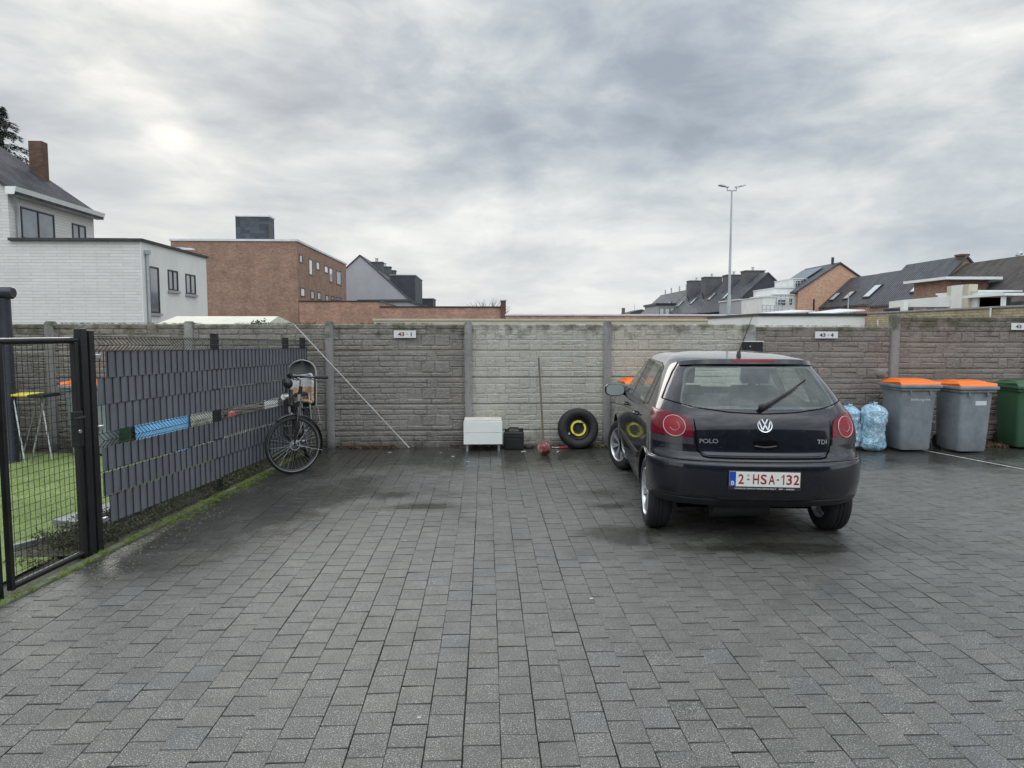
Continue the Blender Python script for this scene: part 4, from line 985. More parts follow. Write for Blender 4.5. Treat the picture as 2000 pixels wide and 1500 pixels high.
# ---------------------------------------------------------------- things in the garden
board = mat('grey_board', (.20, .21, .22), .45, 0, .25, 5, .2, 30)
t = thing('edging_board', 'thick grey plank lying on the lawn behind the gate', 'plank', (-3.55, 6.2, 0))
M_ = Matrix.Translation((-3.58, 6.0, .035)) @ Matrix.Rotation(R(-22), 4, 'Z') @ Matrix.Rotation(R(2), 4, 'X')
MB().box(-.13, .13, -.1, .95, -.02, .03, M_).build('plank', board, t, True, bevel=.004)
t = thing('edging_board', 'narrow grey edging board on the lawn nearest the gate', 'plank', (-3.5, 5.6, 0))
M_ = Matrix.Translation((-3.6, 5.33, .02)) @ Matrix.Rotation(R(-25), 4, 'Z')
MB().box(-.02, .02, -.05, 1.15, -.015, .03, M_).build('plank', board, t, True, bevel=.003)
pts = [(xf(y) - rr.uniform(.1, .5), y, .01) for y in [rr.uniform(4.9, 5.9) for _ in range(120)]]
clump('fallen_leaves', pts, .08, mat('mixed_leaves', (.06, .055, .02), .8, 0, .5, 18, c2=(.16, .16, .06)), 'loose leaves lying by the gate boards', 'leaves', nper=10, flat=.25, leaf=.016)
# black column with rounded cap
hx = at(6, 700, 9.0).x; hz = at(6, 572, 9.0).z
t = thing('garden_heater', 'dark blue-black column with a rounded cap at the left edge behind the gate', 'garden heater', (hx, 9.0, 0))
navy = mat('dark_navy_plastic', (.022, .026, .038), .4, 0, .3, 4)
MB().lathe([(.0, 0), (.13, 0), (.115, .02), (.115, hz - .07), (0, hz - .07)], Matrix.Translation((hx, 9.0, 0)), 32).build('column', navy, t, True, smooth=40)
MB().tube([(hx - .34, 9.0, hz), (hx - .3, 9.0, hz), (hx + .155, 9.0, hz), (hx + .175, 9.0, hz)], [.06, .078, .078, .062], 20).build('cap', navy, t, True, smooth=45)
t = thing('covered_stack', 'black covered box standing behind the dark column', 'cover', (-6.9, 9.3, 0))
cv_ = MB(); cv_.box(-7.6, -6.42, 9.15, 9.6, 0, .62); cv_.box(-7.0, -6.47, 9.2, 9.5, .62, 1.70)
cv_.build('cover', K['black_plastic'], t, True, bevel=.05, seg=4)
t = thing('white_spout', 'short curved white pipe end above the black cover', 'pipe', (-6.45, 9.3, 1.7))
MB().tube([(-6.55, 9.3, 1.76), (-6.51, 9.3, 1.81), (-6.44, 9.3, 1.79), (-6.39, 9.3, 1.68)], .035, 12).build('pipe', K['white_paint'], t, True, smooth=60)
# folding work stand
t = thing('folding_stand', 'folding stand with a yellow and black top and thin metal legs', 'stand', (-5.75, 9.1, 0))
yel = mat('yellow_plastic', (.75, .62, .06), .5, 0, .1, 6)
a, b_, c_ = at(28, 768, 9.1), at(72, 768, 9.1), at(100, 769, 9.1)
MB().box(a.x, b_.x, 8.95, 9.25, a.z - .03, a.z).build('yellow_top', yel, t, True, bevel=.006)
MB().box(b_.x + .003, c_.x + .02, 8.9, 9.25, a.z - .045, a.z - .004).build('black_top', K['black_plastic'], t, True, bevel=.006)
for (x0_, x1_, yy) in ((a.x + .05, a.x + .22, 9.0), (a.x + .24, a.x + .04, 9.2), (c_.x - .02, c_.x - .17, 9.0), (c_.x - .2, c_.x - .03, 9.2)):
    MB().cyl((x0_, yy, a.z - .04), (x1_, yy - .1, 0), .011, n=8).build('leg', K['steel'], t, True)
# ---------------------------------------------------------------- number plates on the wall
signm = mat('sign_white', (.70, .69, .70), .45, 0, .05, 8)
redp = mat('dark_red_lettering', (.14, .02, .03), .5, 0, .1, 8); darkp = mat('dark_lettering', (.05, .03, .04), .5, 0, .1, 8)
def numsign(s_, x0, x1, z0, z1, y, label, m):
    t = thing('number_sign', label, 'sign', ((x0 + x1) / 2, y, (z0 + z1) / 2), group='parking bay number signs on the wall')
    w_, h_ = x1 - x0, z1 - z0
    MB().box(-w_ / 2, w_ / 2, -.004, .006, -h_ / 2, h_ / 2).build('plate', signm, t, bevel=.002)
    text('lettering', s_, w_ * .62, h_ * .55, m, t, Matrix.Translation((0, -.0045, 0)) @ Matrix.Rotation(R(90), 4, 'X'), .001, .03)
numsign('43 · 1', -1.315, -1.0, 1.585, 1.69, YW - .02, 'white number sign reading 43 · 1 in dark red on the grey wall', redp)
numsign('43 · 4', 4.84, 5.18, 1.575, 1.675, YW - .02, 'white number sign reading 43 · 4 above the parked car', darkp)
numsign('43 · 5', 7.80, 8.14, 1.70, 1.80, YW - .02, 'white number sign cut off by the right edge, starting 43', darkp)
# black box on the wall
t = thing('wall_box', 'small black metal box with a pale lid mounted on the wall behind the car roof', 'box', (3.87, YW - .06, 1.46))
MB().box(-.12, .14, -.10, .04, -.085, .065).build('box', K['black_plastic'], t, bevel=.006)
MB().box(-.13, .15, -.11, .04, .066, .078).build('lid', K['coping'], t, bevel=.002)
MB().lathe([(0, .012), (.012, .01), (.014, 0)], Matrix.Translation((-.05, -.10, 0)) @ Matrix.Rotation(R(90), 4, 'X'), 12).build('lock', K['steel'], t)

# ---------------------------------------------------------------- leaning sticks
a, b_ = Vector((-2.70, 9.86, 1.765)), Vector((-1.10, 9.80, .012))
t = thing('white_pole', 'thin white pole leaning diagonally against the wall beside the bicycle', 'pole', (b_.x, b_.y, 0)); MB().cyl(a, b_, .0085, .0085, 8).build('pole', mat('dull_white_pole', (.46, .46, .44), .5, 0, .12, 9), t, True, smooth=60)
wood = mat('weathered_wood', (.16, .13, .09), .8, 0, .3, 12, .2, 80)
a, b_ = Vector((.765, 9.885, 1.30)), Vector((.83, 9.70, .01))
t = thing('wooden_stick', 'old wooden broomstick leaning upright against the pale wall bay', 'stick', (b_.x, b_.y, 0)); MB().cyl(a, b_, .0135, .0135, 10).build('stick', wood, t, True, smooth=60)

# ---------------------------------------------------------------- white cabinet
t = thing('cabinet', 'low white two-drawer cabinet on short round legs against the wall', 'cabinet', (-.04, 9.66, 0))
lac = mat('white_lacquer', (.80, .82, .80), .35, 0, .03, 4)
MB().box(-.255, .255, -.14, .2, .10, .43).build('body', lac, t, bevel=.004)
MB().box(-.27, .27, -.165, -.143, .27, .425).build('drawer_front', lac, t, bevel=.003)
MB().box(-.27, .27, -.165, -.143, .105, .266).build('drawer_front', lac, t, bevel=.003)
MB().box(-.262, .262, -.145, .205, .431, .443).build('top', mat('dusty_white_top', (.62, .60, .55), .6, 0, .15, 10), t, bevel=.002)
for x_ in (-.22, .22):
    for y_ in (-.1, .15): MB().cyl((x_, y_, 0), (x_, y_, .10), .018, .024, 12).build('leg', K['galv'], t, smooth=50)

# ---------------------------------------------------------------- black case
t = thing('tool_case', 'black plastic canister case with a moulded carry handle standing by the wall', 'case', (.40, 9.72, 0), (0, 0, R(-6)))
cs = MB(); cs.prism([(-.135, 0), (.135, 0), (.145, .20), (.135, .255), (-.135, .255), (-.145, .20)], lambda p: (p[0], -.085, p[1]), lambda p: (p[0], .085, p[1]))
cs.build('body', K['black_plastic'], t, bevel=.02, seg=3)
MB().box(-.142, .142, -.092, .092, .185, .20).box(-.10, .10, -.089, -.08, .04, .16).build('rib', K['black_plastic'], t, bevel=.004)
MB().tube([(-.085, 0, .25), (-.08, 0, .285), (-.05, 0, .305), (.05, 0, .305), (.08, 0, .285), (.085, 0, .25)], .013, 10).build('handle', K['black_plastic'], t, smooth=60)
MB().cyl((.112, 0, .25), (.112, 0, .30), .022, .02, 14).cyl((-.115, 0, .25), (-.115, 0, .29), .018, .016, 12).build('cap', K['black_plastic'], t, smooth=40)

# ---------------------------------------------------------------- spare wheel
t = thing('spare_wheel', 'black spare tyre with a bright yellow ring on its rim, leaning against the wall', 'spare wheel', (1.325, 9.70, .0), (R(-9), 0, R(3)))
RX = Matrix.Translation((0, 0, .292)) @ Matrix.Rotation(R(90), 4, 'X')
MB().lathe([(.165, -.07), (.19, -.085), (.24, -.095), (.275, -.085), (.288, -.06), (.290, 0), (.288, .06), (.275, .085), (.24, .098), (.205, .094), (.185, .08), (.172, .072), (.165, .05)], RX, 56, True).build('tyre', K['rubber'], t, smooth=50)
rim = MB(); rim.lathe([(.168, .055), (.16, .06), (.15, .03), (.13, .02), (.118, .03), (.10, .035), (.085, .03), (.07, .012), (.045, .01), (.04, .02), (.0, .02)], RX, 48)
rim.lathe([(.168, .055), (.168, -.06)], RX, 48)
ro = rim.build('rim', mat('dull_black_rim', (.018, .018, .02), .45, .2, .3, 10), t, smooth=40)
def arc(a0, a1): return [RX @ Vector((.098 * math.cos(R(a)), .098 * math.sin(R(a)), .037)) for a in np.linspace(a0, a1, 24)]
yl = mat('yellow_ring_paint', (.72, .66, .06), .5, 0, .12, 20)
rg = MB()
def ringseg(a0, a1, r0=.084, r1=.112):
    A = np.linspace(R(a0), R(a1), 28); pts = [(r1 * math.cos(q_), r1 * math.sin(q_)) for q_ in A] + [(r0 * math.cos(q_), r0 * math.sin(q_)) for q_ in A[::-1]]
    n = 28
    o0 = [RX @ Vector((p[0], p[1], .044)) for p in pts]; o1 = [RX @ Vector((p[0], p[1], .034)) for p in pts]
    fs = [(i, i + 1, 2 * n - 2 - i, 2 * n - 1 - i) for i in range(n - 1)] + [(i, (i + 1) % (2 * n), 2 * n + (i + 1) % (2 * n), 2 * n + i) for i in range(2 * n)]
    rg.add(o0 + o1, fs)
ringseg(62, 225); ringseg(-118, 40); rg.build('yellow_ring', yl, t)
for a in (50, 233):
    c_ = RX @ Vector((.1 * math.cos(R(a)), .1 * math.sin(R(a)), .05)); MB().ball(c_, .013, 10, 6).build('wheel_bolt', K['steel'] if a == 50 else yl, t, smooth=60)
c_ = RX @ Vector((-.14, -.075, .07)); MB().box(-.008, .008, -.004, .004, -.012, .012, Matrix.Translation(c_)).build('balance_weight', K['coping'], t)

# ---------------------------------------------------------------- ball
def ballmat():
    m, nt, b = newmat('patterned_ball'); p = objc(nt)
    n1 = noise_n(nt, p, 14, 3, .6, 1.5); c = ramp(nt, n1, [(.44, (.13, .015, .02)), (.5, (.20, .03, .04)), (.53, (.50, .38, .34)), (.56, (.10, .02, .04)), (.66, (.28, .05, .06))], 'LINEAR')
    s_ = sep(nt, p); c = mixc(nt, ramp(nt, math_n(nt, 'ADD', math_n(nt, 'MULTIPLY', s_[0], -6.0), noise_n(nt, p, 8, 2)), [(.90, 0.0), (1.0, .8)]), c, (.60, .32, .22))
    L(nt, c, b.inputs['Base Color']); b.inputs['Roughness'].default_value = .35; return m
t = thing('ball', 'small red and white patterned ball lying on the wet paving', 'ball', (.80, 9.22, .098), (.3, .1, .4))
MB().ball((0, 0, 0), .098, 36, 24).build('ball_skin', ballmat(), t, smooth=180)

# ---------------------------------------------------------------- litter and leaves
leafm = mat('fallen_leaves', (.05, .025, .018), .7, 0, .5, 30, c2=(.15, .07, .04))
def leaves(pts, r, label, n=14, m=leafm, leaf=.022, flat=.4): clump('fallen_leaves', pts, r, m, label, 'leaves', nper=n, flat=flat, leaf=leaf)
leaves([(random.gauss(-1.62, .22), random.uniform(9.76, 9.9), .002) for _ in range(46)], .05, 'heap of brown dead leaves at the wall foot under the white pole', 12)
leaves([(random.uniform(.2, 1.15), random.uniform(9.78, 9.9), .002) for _ in range(60)], .05, 'brown leaves and twigs along the wall foot between canister and tyre', 7)
leaves([(random.uniform(1.45, 1.95), random.uniform(9.75, 9.9), .002) for _ in range(20)], .05, 'dry yellowish weeds at the foot of the wall right of the tyre', 12, mat('dry_weeds', (.12, .11, .04), .8, 0, .4, 30, c2=(.25, .22, .10)), .03)
leaves([(random.uniform(6.95, 9), random.uniform(9.55, 9.88), .002) for _ in range(110)], .08, 'brown and yellow fallen leaves along the wall by the green bin', 12, mat('autumn_leaves', (.08, .035, .02), .7, 0, .5, 20, c2=(.26, .17, .08)), .025)
leaves([(random.uniform(-.5, .3), random.uniform(9.7, 9.88), .002) for _ in range(12)], .04, 'few weeds and dead leaves beneath the white cabinet', 8)
paper = mat('litter_paper', (.42, .42, .38), .8, 0, .35, 60)
def litter(x, y, s_, a, label, m=paper, long=1.6):
    t = MB(); M_ = Matrix.Rotation(a, 4, 'Z'); rr_ = random.Random(int(x * 100) + 5)
    pts = [(M_ @ Vector((s_ * long * math.cos(k * .9) * rr_.uniform(.7, 1.1), s_ * math.sin(k * .9) * rr_.uniform(.6, 1.1), 0))) for k in range(7)]
    t.prism(pts, lambda p: (p.x, p.y, .0), lambda p: (p.x * .9, p.y * .9, .0015 + rr_.random() * .002))
    o = t.build('litter_scrap', m); o.location = (x, y, .003); tag(o, label, 'litter', 'scraps of litter on the paving')
def gp(u, v):
    d_ = fw + rt * ((u - 1000) / F) - up * ((v - 750) / F); k = -H / d_.z; return d_.x * k, d_.y * k
for (u, v, s_, a, lb) in ((861, 884, .012, .3, 'smallest white scrap of litter left of the cabinet'), (885, 892, .02, .2, 'white scrap of litter on the paving left of the cabinet legs'), (914, 902, .018, 0, 'square white scrap of litter in front of the cabinet'),
                      (761, 884, .018, .4, 'pale yellowish leaf scrap in front of the leaf heap'), (1023, 882, .03, .7, 'crumpled white paper scrap between canister and ball'), (791, 1057, .010, .1, 'white scrap lying alone on the open paving'), (1155, 1170, .012, .5, 'pale flat scrap in the foreground right of the middle'), (818, 1403, .007, .2, 'tiny white scrap in the near foreground')):
    x, y = gp(u, v); litter(x, y, s_, a, lb)
x, y = gp(1090, 884); t = thing('cigarette_lighter', 'small white and black lighter lying right of the ball', 'lighter', (x, y, .012), (0, R(90), R(60)))
MB().cyl((0, 0, -.045), (0, 0, .02), .011, n=10).build('body', paper, t); MB().cyl((0, 0, .02), (0, 0, .045), .012, n=10).build('top', K['black_plastic'], t)
t = thing('screwdriver', 'red-handled thin tool lying at the wall foot left of the tyre', 'tool', (1.03, 9.74, .015), (0, R(90), R(-8)))
MB().cyl((0, 0, -.17), (0, 0, .02), .005, n=8).build('shaft', K['steel'], t); MB().cyl((0, 0, .02), (0, 0, .15), .014, .012, 10).build('handle', mat('red_plastic', (.45, .03, .05), .4, 0, .1, 9), t)
t = thing('flat_stone', 'dark rounded stone at the wall foot right of the canister', 'stone', (.62, 9.80, .02)); MB().ball((0, 0, 0), (.07, .05, .035), 14, 8, lambda d_: 1 + .2 * noise.noise(d_ * 2.1)).build('stone', mat('dark_stone', (.05, .045, .045), .7, 0, .3, 20), t, smooth=60)

# ---------------------------------------------------------------- wheelie bins
g_bin = mat('grey_bin_plastic', (.20, .225, .245), .45, 0, .2, 7, .06, 200)
o_lid = mat('orange_lid_plastic', (.80, .17, .02), .45, 0, .08, 5)
gr_bin = mat('green_bin_plastic', (.035, .10, .05), .5, 0, .12, 3, .06, 200)
stick = mat('white_sticker', (.62, .66, .68), .5, 0, .05, 10)
def bin_(label, x, y, rz, body, lid, rimm, h=.93, wd=.50, dp=.52, txt=None, txtz=.72, txtw=.19, txtx=0, sticker=None, group='grey wheelie bins with orange lids'):
    t = thing('wheelie_bin', label, 'wheelie bin', (x, y, 0), (0, 0, rz), group)
    k = .84
    b = MB(); n = 9
    def sec(f):   # rounded rectangle section at height fraction f
        w_ = wd * (k + (1 - k) * f) / 2; y0_ = 0 + dp * (1 - k) * (1 - f) * .55 ; y1_ = dp; r = .045
        out = []
        for (cx_, cy_, a0) in ((w_ - r, y1_ - r, 0), (-w_ + r, y1_ - r, 90), (-w_ + r, y0_ + r, 180), (w_ - r, y0_ + r, 270)):
            for i in range(4): a = R(a0 + i * 30); out.append((cx_ + r * math.cos(a), cy_ + r * math.sin(a)))
        return out
    hs = [.03, .06, h * .3, h * .6, h * .93]; rows = []
    for i, z in enumerate(hs):
        f = z / h; s_ = sec(f if i else f); 
        if i == 0: s_ = [(p[0] * .96, dp / 2 + (p[1] - dp / 2) * .96) for p in s_]
        rows.append([(p[0], p[1], z) for p in s_])
    vs = [p for r_ in rows for p in r_]; m_ = 16
    fs = [(i * m_ + k_, i * m_ + (k_ + 1) % m_, (i + 1) * m_ + (k_ + 1) % m_, (i + 1) * m_ + k_) for i in range(4) for k_ in range(m_)] + [tuple(range(m_))[::-1], tuple(range(4 * m_, 5 * m_))]
    b.add(vs, fs); b.build('body', body, t, smooth=35)
    rm = MB(); W_ = wd / 2
    rm.box(-W_ - .045, W_ + .045, -.045, dp + .02, h - .045, h)
    rm.box(-W_ - .02, W_ + .02, -.02, dp, h - .085, h - .045)
    for s_ in (-1, 1):
        rm.box(s_ * W_ * .55 - .012, s_ * W_ * .55 + .012, -.03, 0, h - .14, h - .08)
    rm.build('rim', rimm, t, bevel=.012, seg=3)
    l = MB()
    l.prism([(-.03, h), (.0, h + .03), (.06, h + .038), (.13, h + .062), (dp * .75, h + .070), (dp, h + .045), (dp + .03, h)], lambda p: (-W_ + (.03 if p[1] > h + .03 else -.03), p[0], p[1]), lambda p: (W_ - (.03 if p[1] > h + .03 else -.03), p[0], p[1]))
    l.build('lid', lid, t, bevel=.010, seg=3)
    MB().cyl((-W_ * .8, dp + .06, h - .02), (W_ * .8, dp + .06, h - .02), .016, n=10).box(-W_ * .8, -W_ * .7, dp, dp + .06, h - .04, h).box(W_ * .7, W_ * .8, dp, dp + .06, h - .04, h).build('handle', lid, t)
    for s_ in (-1, 1):
        MB().cyl((s_ * (W_ * k), dp - .03, .10), (s_ * (W_ * k - .05), dp - .03, .10), .10, n=24).build('wheel', K['rubber'], t, smooth=40)
    tilt = math.atan((dp * (1 - k) * .55) / h)
    def front(x_, z_, off=.0015):
        f = z_ / h; return Matrix.Translation((x_, dp * (1 - k) * (1 - f) * .55 - off, z_)) @ Matrix.Rotation(R(90) + tilt, 4, 'X')
    if txt: text('lettering', txt, txtw, .042, stick, t, front(txtx, txtz), .001, .006)
    if sticker:
        sx_, sz_, sw, sh = sticker[:4]
        MB().box(-W_ * .97 - .006, -W_ * .97 - .004, .10, .16, h * .80, h * .87).build('sticker', stick, t) if False else None
        o = MB().box(-sw / 2, sw / 2, -sh / 2, sh / 2, 0, .002, front(sx_, sz_)).build('sticker', stick, t)
    return t
bin_('grey bin with orange lid and white lettering, next to the blue bags', 5.985, 9.20, R(-1), g_bin, o_lid, g_bin, .945, .50, .52, 'limburg.net', .735, .27, .02)
bin_('grey bin with orange lid and a white rectangular sticker, middle of the row', 6.70, 9.06, R(2), g_bin, o_lid, g_bin, .93, .48, .52, None, sticker=(.06, .70, .16, .06))
t_ = bin_('green wheelie bin cut off by the right edge of the picture', 7.78, 9.36, R(-2), gr_bin, gr_bin, gr_bin, .91, .52, .46, 'limburg.net', .60, .20, -.06, group='green wheelie bin')
bin_('grey bin with orange lid half hidden behind the car mirror', 2.20, 9.35, R(2), g_bin, o_lid, g_bin, .955, .52, .45)
bin_('grey bin with orange lid behind the garden gate', -5.33, 9.32, R(-1), g_bin, o_lid, g_bin, .965, .60, .45, 'limburg.net', .78, .2, .0)
# small sticker on side of the first bin
# spiky grey ball on the bin corner
t = thing('spiky_ball', 'grey bristly ball perched on the back corner of the first orange bin lid', 'ball', (5.72, 9.72, 1.07))
b = MB(); 
for i in range(900):
    d_ = Vector((random.gauss(0, 1), random.gauss(0, 1), random.gauss(0, 1))).normalized(); u_ = d_.orthogonal().normalized() * .002; r_ = random.uniform(.08, .098)
    b.add([d_ * .05 + u_, d_ * .05 - u_, d_ * r_], [(0, 1, 2)])
b.ball((0, 0, 0), .07, 14, 10); b.build('bristles', mat('grey_bristle', (.10, .10, .095), .9, 0, .4, 40, c2=(.32, .32, .30)), t, normals=False)

# ---------------------------------------------------------------- blue bags
def bagmat():
    m, nt, b = newmat('blue_plastic_bag'); p = objc(nt)
    n = noise_n(nt, p, 7, 6, .65, 1.2)
    c = ramp(nt, n, [(.30, (.22, .42, .58)), (.48, (.36, .58, .74)), (.60, (.52, .70, .80)), (.72, (.62, .62, .72))])
    n2 = noise_n(nt, p, 5, 3, .6)
    c = mixc(nt, ramp(nt, n2, [(.56, 0.0), (.68, .5)]), c, (.55, .45, .62))
    L(nt, c, b.inputs['Base Color']); b.inputs['Roughness'].default_value = .28; b.inputs['Subsurface Weight'].default_value = .15; b.inputs['Subsurface Radius'].default_value = (.05, .08, .1)
    v_ = nt.nodes.new('ShaderNodeTexVoronoi'); v_.feature = 'DISTANCE_TO_EDGE'; v_.inputs['Scale'].default_value = 13
    dn_ = nt.nodes.new('ShaderNodeTexNoise'); dn_.inputs['Scale'].default_value = 5; dn_.inputs['Detail'].default_value = 4; L(nt, p, dn_.inputs['Vector'])
    vm = nt.nodes.new('ShaderNodeVectorMath'); vm.operation = 'MULTIPLY_ADD'; L(nt, dn_.outputs['Color'], vm.inputs[0]); vm.inputs[1].default_value = (.3, .3, .3); L(nt, p, vm.inputs[2]); L(nt, vm.outputs[0], v_.inputs['Vector'])
    L(nt, bump_n(nt, math_n(nt, 'ADD', math_n(nt, 'MINIMUM', v_.outputs['Distance'], .12), math_n(nt, 'MULTIPLY', noise_n(nt, p, 25, 5, .7, .8), .12)), .9, .12), b.inputs['Normal'])
    return m
bm_ = bagmat()
def bag(label, x, y, rx, ry, h, seed):
    t = thing('refuse_bag', label, 'rubbish bag', (x, y, 0), (0, 0, seed), 'translucent blue rubbish bags')
    def f(u, v):
        a = u * 2 * math.pi; z = v * h; v = min(max(v, 0), 1)
        prof = (math.sin(min(1, v * 6 + .35) * math.pi / 2)) * (1 + .05 * math.sin(v * 9 + seed)) * (1 if v < .82 else max(.0, math.cos((v - .82) / .18 * math.pi / 2)) ** .6)
        cc_ = Vector((math.cos(a), math.sin(a), v * 2.2))
        k = prof * (1 + .16 * noise.noise(cc_ * 1.7 + Vector((seed, 0, 0))) + .11 * noise.noise(cc_ * 4 + Vector((0, seed, 0))) + .07 * abs(noise.noise(Vector((cc_.x * 9, cc_.y * 9, cc_.z * 5)))))
        return Vector((rx * k * math.cos(a), ry * k * math.sin(a), z + .015 * noise.noise(cc_ * 3)))
    MB().grid(f, 96, 72, True).build('bag', bm_, t, smooth=60)
    b = MB()
    for k in range(7):
        a = k * .9; b.add([(0, 0, h - .02), (.03 * math.cos(a), .03 * math.sin(a), h - .01), (.07 * math.cos(a), .06 * math.sin(a), h + .015), (.05 * math.cos(a + .5), .05 * math.sin(a + .5), h + .03)], [(0, 1, 2, 3)])
    b.build('knot', bm_, t)
bag('crumpled light blue bag standing beside the first orange-lidded bin', 5.46, 9.42, .18, .16, .66, 1.3)
bag('light blue bag mostly hidden behind the rear right of the car', 5.17, 9.55, .19, .17, .62, 4.1)

# things glimpsed through the open band of the fence
def tub(name, label, cat, u0, u1, h, m):
    a, b_ = at(u0 - 3, 840, 9.6).x, at(u1 - 3, 840, 9.6).x
    t = thing(name, label, cat, ((a + b_) / 2, 9.6, 0))
    MB().prism([(a + .03, 0), (b_ - .03, 0), (b_, h - .05), (a, h - .05)], lambda p: (p[0], 9.60, p[1]), lambda p: (p[0], 9.80, p[1])).build('body', m, t, True, bevel=.012)
    MB().box(a - .01, b_ + .01, 9.59, 9.81, h - .048, h).build('lid', m, t, True, bevel=.01)
tub('storage_box', 'bright blue plastic box seen through the open band of the mesh fence', 'storage box', 264, 372, .60, mat('strong_blue_plastic', (.20, .46, .85), .35, 0, .2, 9, .3, 25, bd=.03))
tub('planter_box', 'dark green box seen through the fence band beside the near post', 'planter', 165, 261, .60, mat('dark_green_plastic', (.02, .07, .025), .5, 0, .4, 9, .3, 25, bd=.03))
pc = mat('pale_crate', (.12, .12, .10), .6, 0, .3, 16, c2=(.60, .60, .55))
tub('crate', 'pale mottled crate between the blue box and the middle fence post', 'crate', 374, 432, .66, pc)
tub('board_stack', 'low stack of pale boards by the wall behind the far half of the fence', 'boards', 436, 552, .44, pc)
bx_ = at(452, 812, 9.66)
t = thing('ball', 'red ball lying behind the fence band near its middle post', 'ball', (bx_.x, 9.70, .44 + .065))
MB().ball((0, 0, 0), .065, 24, 16).build('ball_skin', mat('red_ball', (.42, .03, .05), .4, 0, .4, 20, c2=(.6, .25, .28)), t, smooth=180)
tub('garden_screen', 'bright white screen glimpsed through the fence band near the bicycle', 'screen', 520, 548, .78, K['white_paint'])
# ---------------------------------------------------------------- the parked car
def pchip(xs, ys):
    xs = np.array(xs, float); ys = np.array(ys, float); h = np.diff(xs); d = np.diff(ys) / h; m = np.zeros_like(ys)
    for i in range(1, len(xs) - 1):
        if d[i - 1] * d[i] > 0:
            w1, w2 = 2 * h[i] + h[i - 1], h[i] + 2 * h[i - 1]; m[i] = (w1 + w2) / (w1 / d[i - 1] + w2 / d[i])
    m[0], m[-1] = d[0], d[-1]
    def f(x):
        x = min(max(x, xs[0]), xs[-1]); i = min(int(np.searchsorted(xs, x, side='right')) - 1, len(h) - 1); t = (x - xs[i]) / h[i]
        return float((2 * t**3 - 3 * t**2 + 1) * ys[i] + (t**3 - 2 * t**2 + t) * h[i] * m[i] + (-2 * t**3 + 3 * t**2) * ys[i + 1] + (t**3 - t**2) * h[i] * m[i + 1])
    return f
Zs = [.20, .26, .33, .45, .60, .69, .73, .80, .90, 1.0, 1.08, 1.2, 1.3, 1.37, 1.41, 1.435, 1.452, 1.462, 1.467]
YR = [.60, .40, .14, .02, .01, .03, .075, .085, .10, .135, .19, .30, .395, .455, .50, .80, 1.10, 1.35, 1.60]
DR = [.40, .42, .46, .48, .48, .48, .46, .46, .46, .47, .48, .50, .55, .56, .55, .50, .50, .40, .20]
WD = [.74, .795, .813, .822, .825, .824, .822, .820, .812, .782, .748, .692, .642, .600, .552, .485, .38, .25, .03]
YF = [3.5, 3.75, 3.85, 3.9, 3.9, 3.88, 3.86, 3.78, 3.55, 2.98, 2.84, 2.66, 2.52, 2.40, 2.32, 2.2, 2.05, 1.85, 1.56]
DF = [.30, .40, .45, .50, .50, .50, .50, .50, .50, .45, .40, .40, .40, .40, .40, .40, .40, .30, .02]
fYR, fDR, fWD, fYF, fDF = (pchip(Zs, a) for a in (YR, DR, WD, YF, DF))
NE = 2.5
def Ry(x, z, ins=0):
    w_ = fWD(z) - ins; q_ = min(.9995, abs(x) / w_); return fYR(z) + ins + fDR(z) * (1 - (1 - q_ ** NE) ** (1 / NE))
def Sx(y, z):
    w_ = fWD(z); yr, dr, yf, df = fYR(z), fDR(z), fYF(z), fDF(z)
    if y < yr + dr: return w_ * (1 - min(1, max(0, 1 - (y - yr) / dr)) ** NE) ** (1 / NE)
    if y > yf - df: return w_ * (1 - min(1, max(0, 1 - (yf - y) / df)) ** 2.4) ** (1 / 2.4)
    return w_
def outline(z, ins=0, yfmax=9, m=15, k=20):
    w_ = fWD(z) - ins; yr, dr = fYR(z) + ins, fDR(z); yf = min(fYF(z) - ins, yfmax); df = min(fDF(z), .45)
    pts = []
    for i in range(m):                                   # rear centre to the left flank
        a = math.pi / 2 * i / (m - 1); pts.append((-w_ * math.sin(a) ** (2 / NE), yr + dr * (1 - max(0, math.cos(a)) ** (2 / NE))))
    for i in range(1, k):
        y = yr + dr + (yf - df - yr - dr) * i / k; pts.append((-w_, y))
    for i in range(m):
        a = math.pi / 2 * i / (m - 1); pts.append((-w_ * max(0, math.cos(a)) ** (2 / 2.4), yf - df + df * math.sin(a) ** (2 / 2.4)))
    rt_ = [(-x, y) for x, y in pts[1:-1]][::-1]
    return pts + rt_
def loft(levels, ins=0, yfmax=9, dz=0):
    b = MB(); rows = [[(x, y, z + dz) for x, y in outline(z, ins, yfmax)] for z in levels]; n = len(rows[0])
    vs = [p for r_ in rows for p in r_]
    fs = [(i * n + k, i * n + (k + 1) % n, (i + 1) * n + (k + 1) % n, (i + 1) * n + k) for i in range(len(rows) - 1) for k in range(n)]
    fs += [tuple(range(n))[::-1], tuple(range((len(rows) - 1) * n, len(rows) * n))]
    return b.add(vs, fs)
paint = newmat('black_car_paint'); m, nt, b = paint; paint = m
p = objc(nt)
b.inputs['Base Color'].default_value = (.005, .006, .011, 1); b.inputs['Metallic'].default_value = .0; b.inputs['Specular IOR Level'].default_value = .12
b.inputs['Coat Weight'].default_value = 1; b.inputs['Coat Roughness'].default_value = .06
dirt = ramp(nt, noise_n(nt, p, 6, 8, .75), [(.45, 0.0), (.8, .2)])
L(nt, mixc(nt, dirt, (.005, .006, .012), (.028, .029, .033)), b.inputs['Base Color'])
L(nt, ramp(nt, noise_n(nt, p, 3, 5, .6), [(.3, .22), (.7, .42)]), b.inputs['Roughness'])
vo = nt.nodes.new('ShaderNodeTexVoronoi'); vo.inputs['Scale'].default_value = 120; L(nt, p, vo.inputs['Vector'])
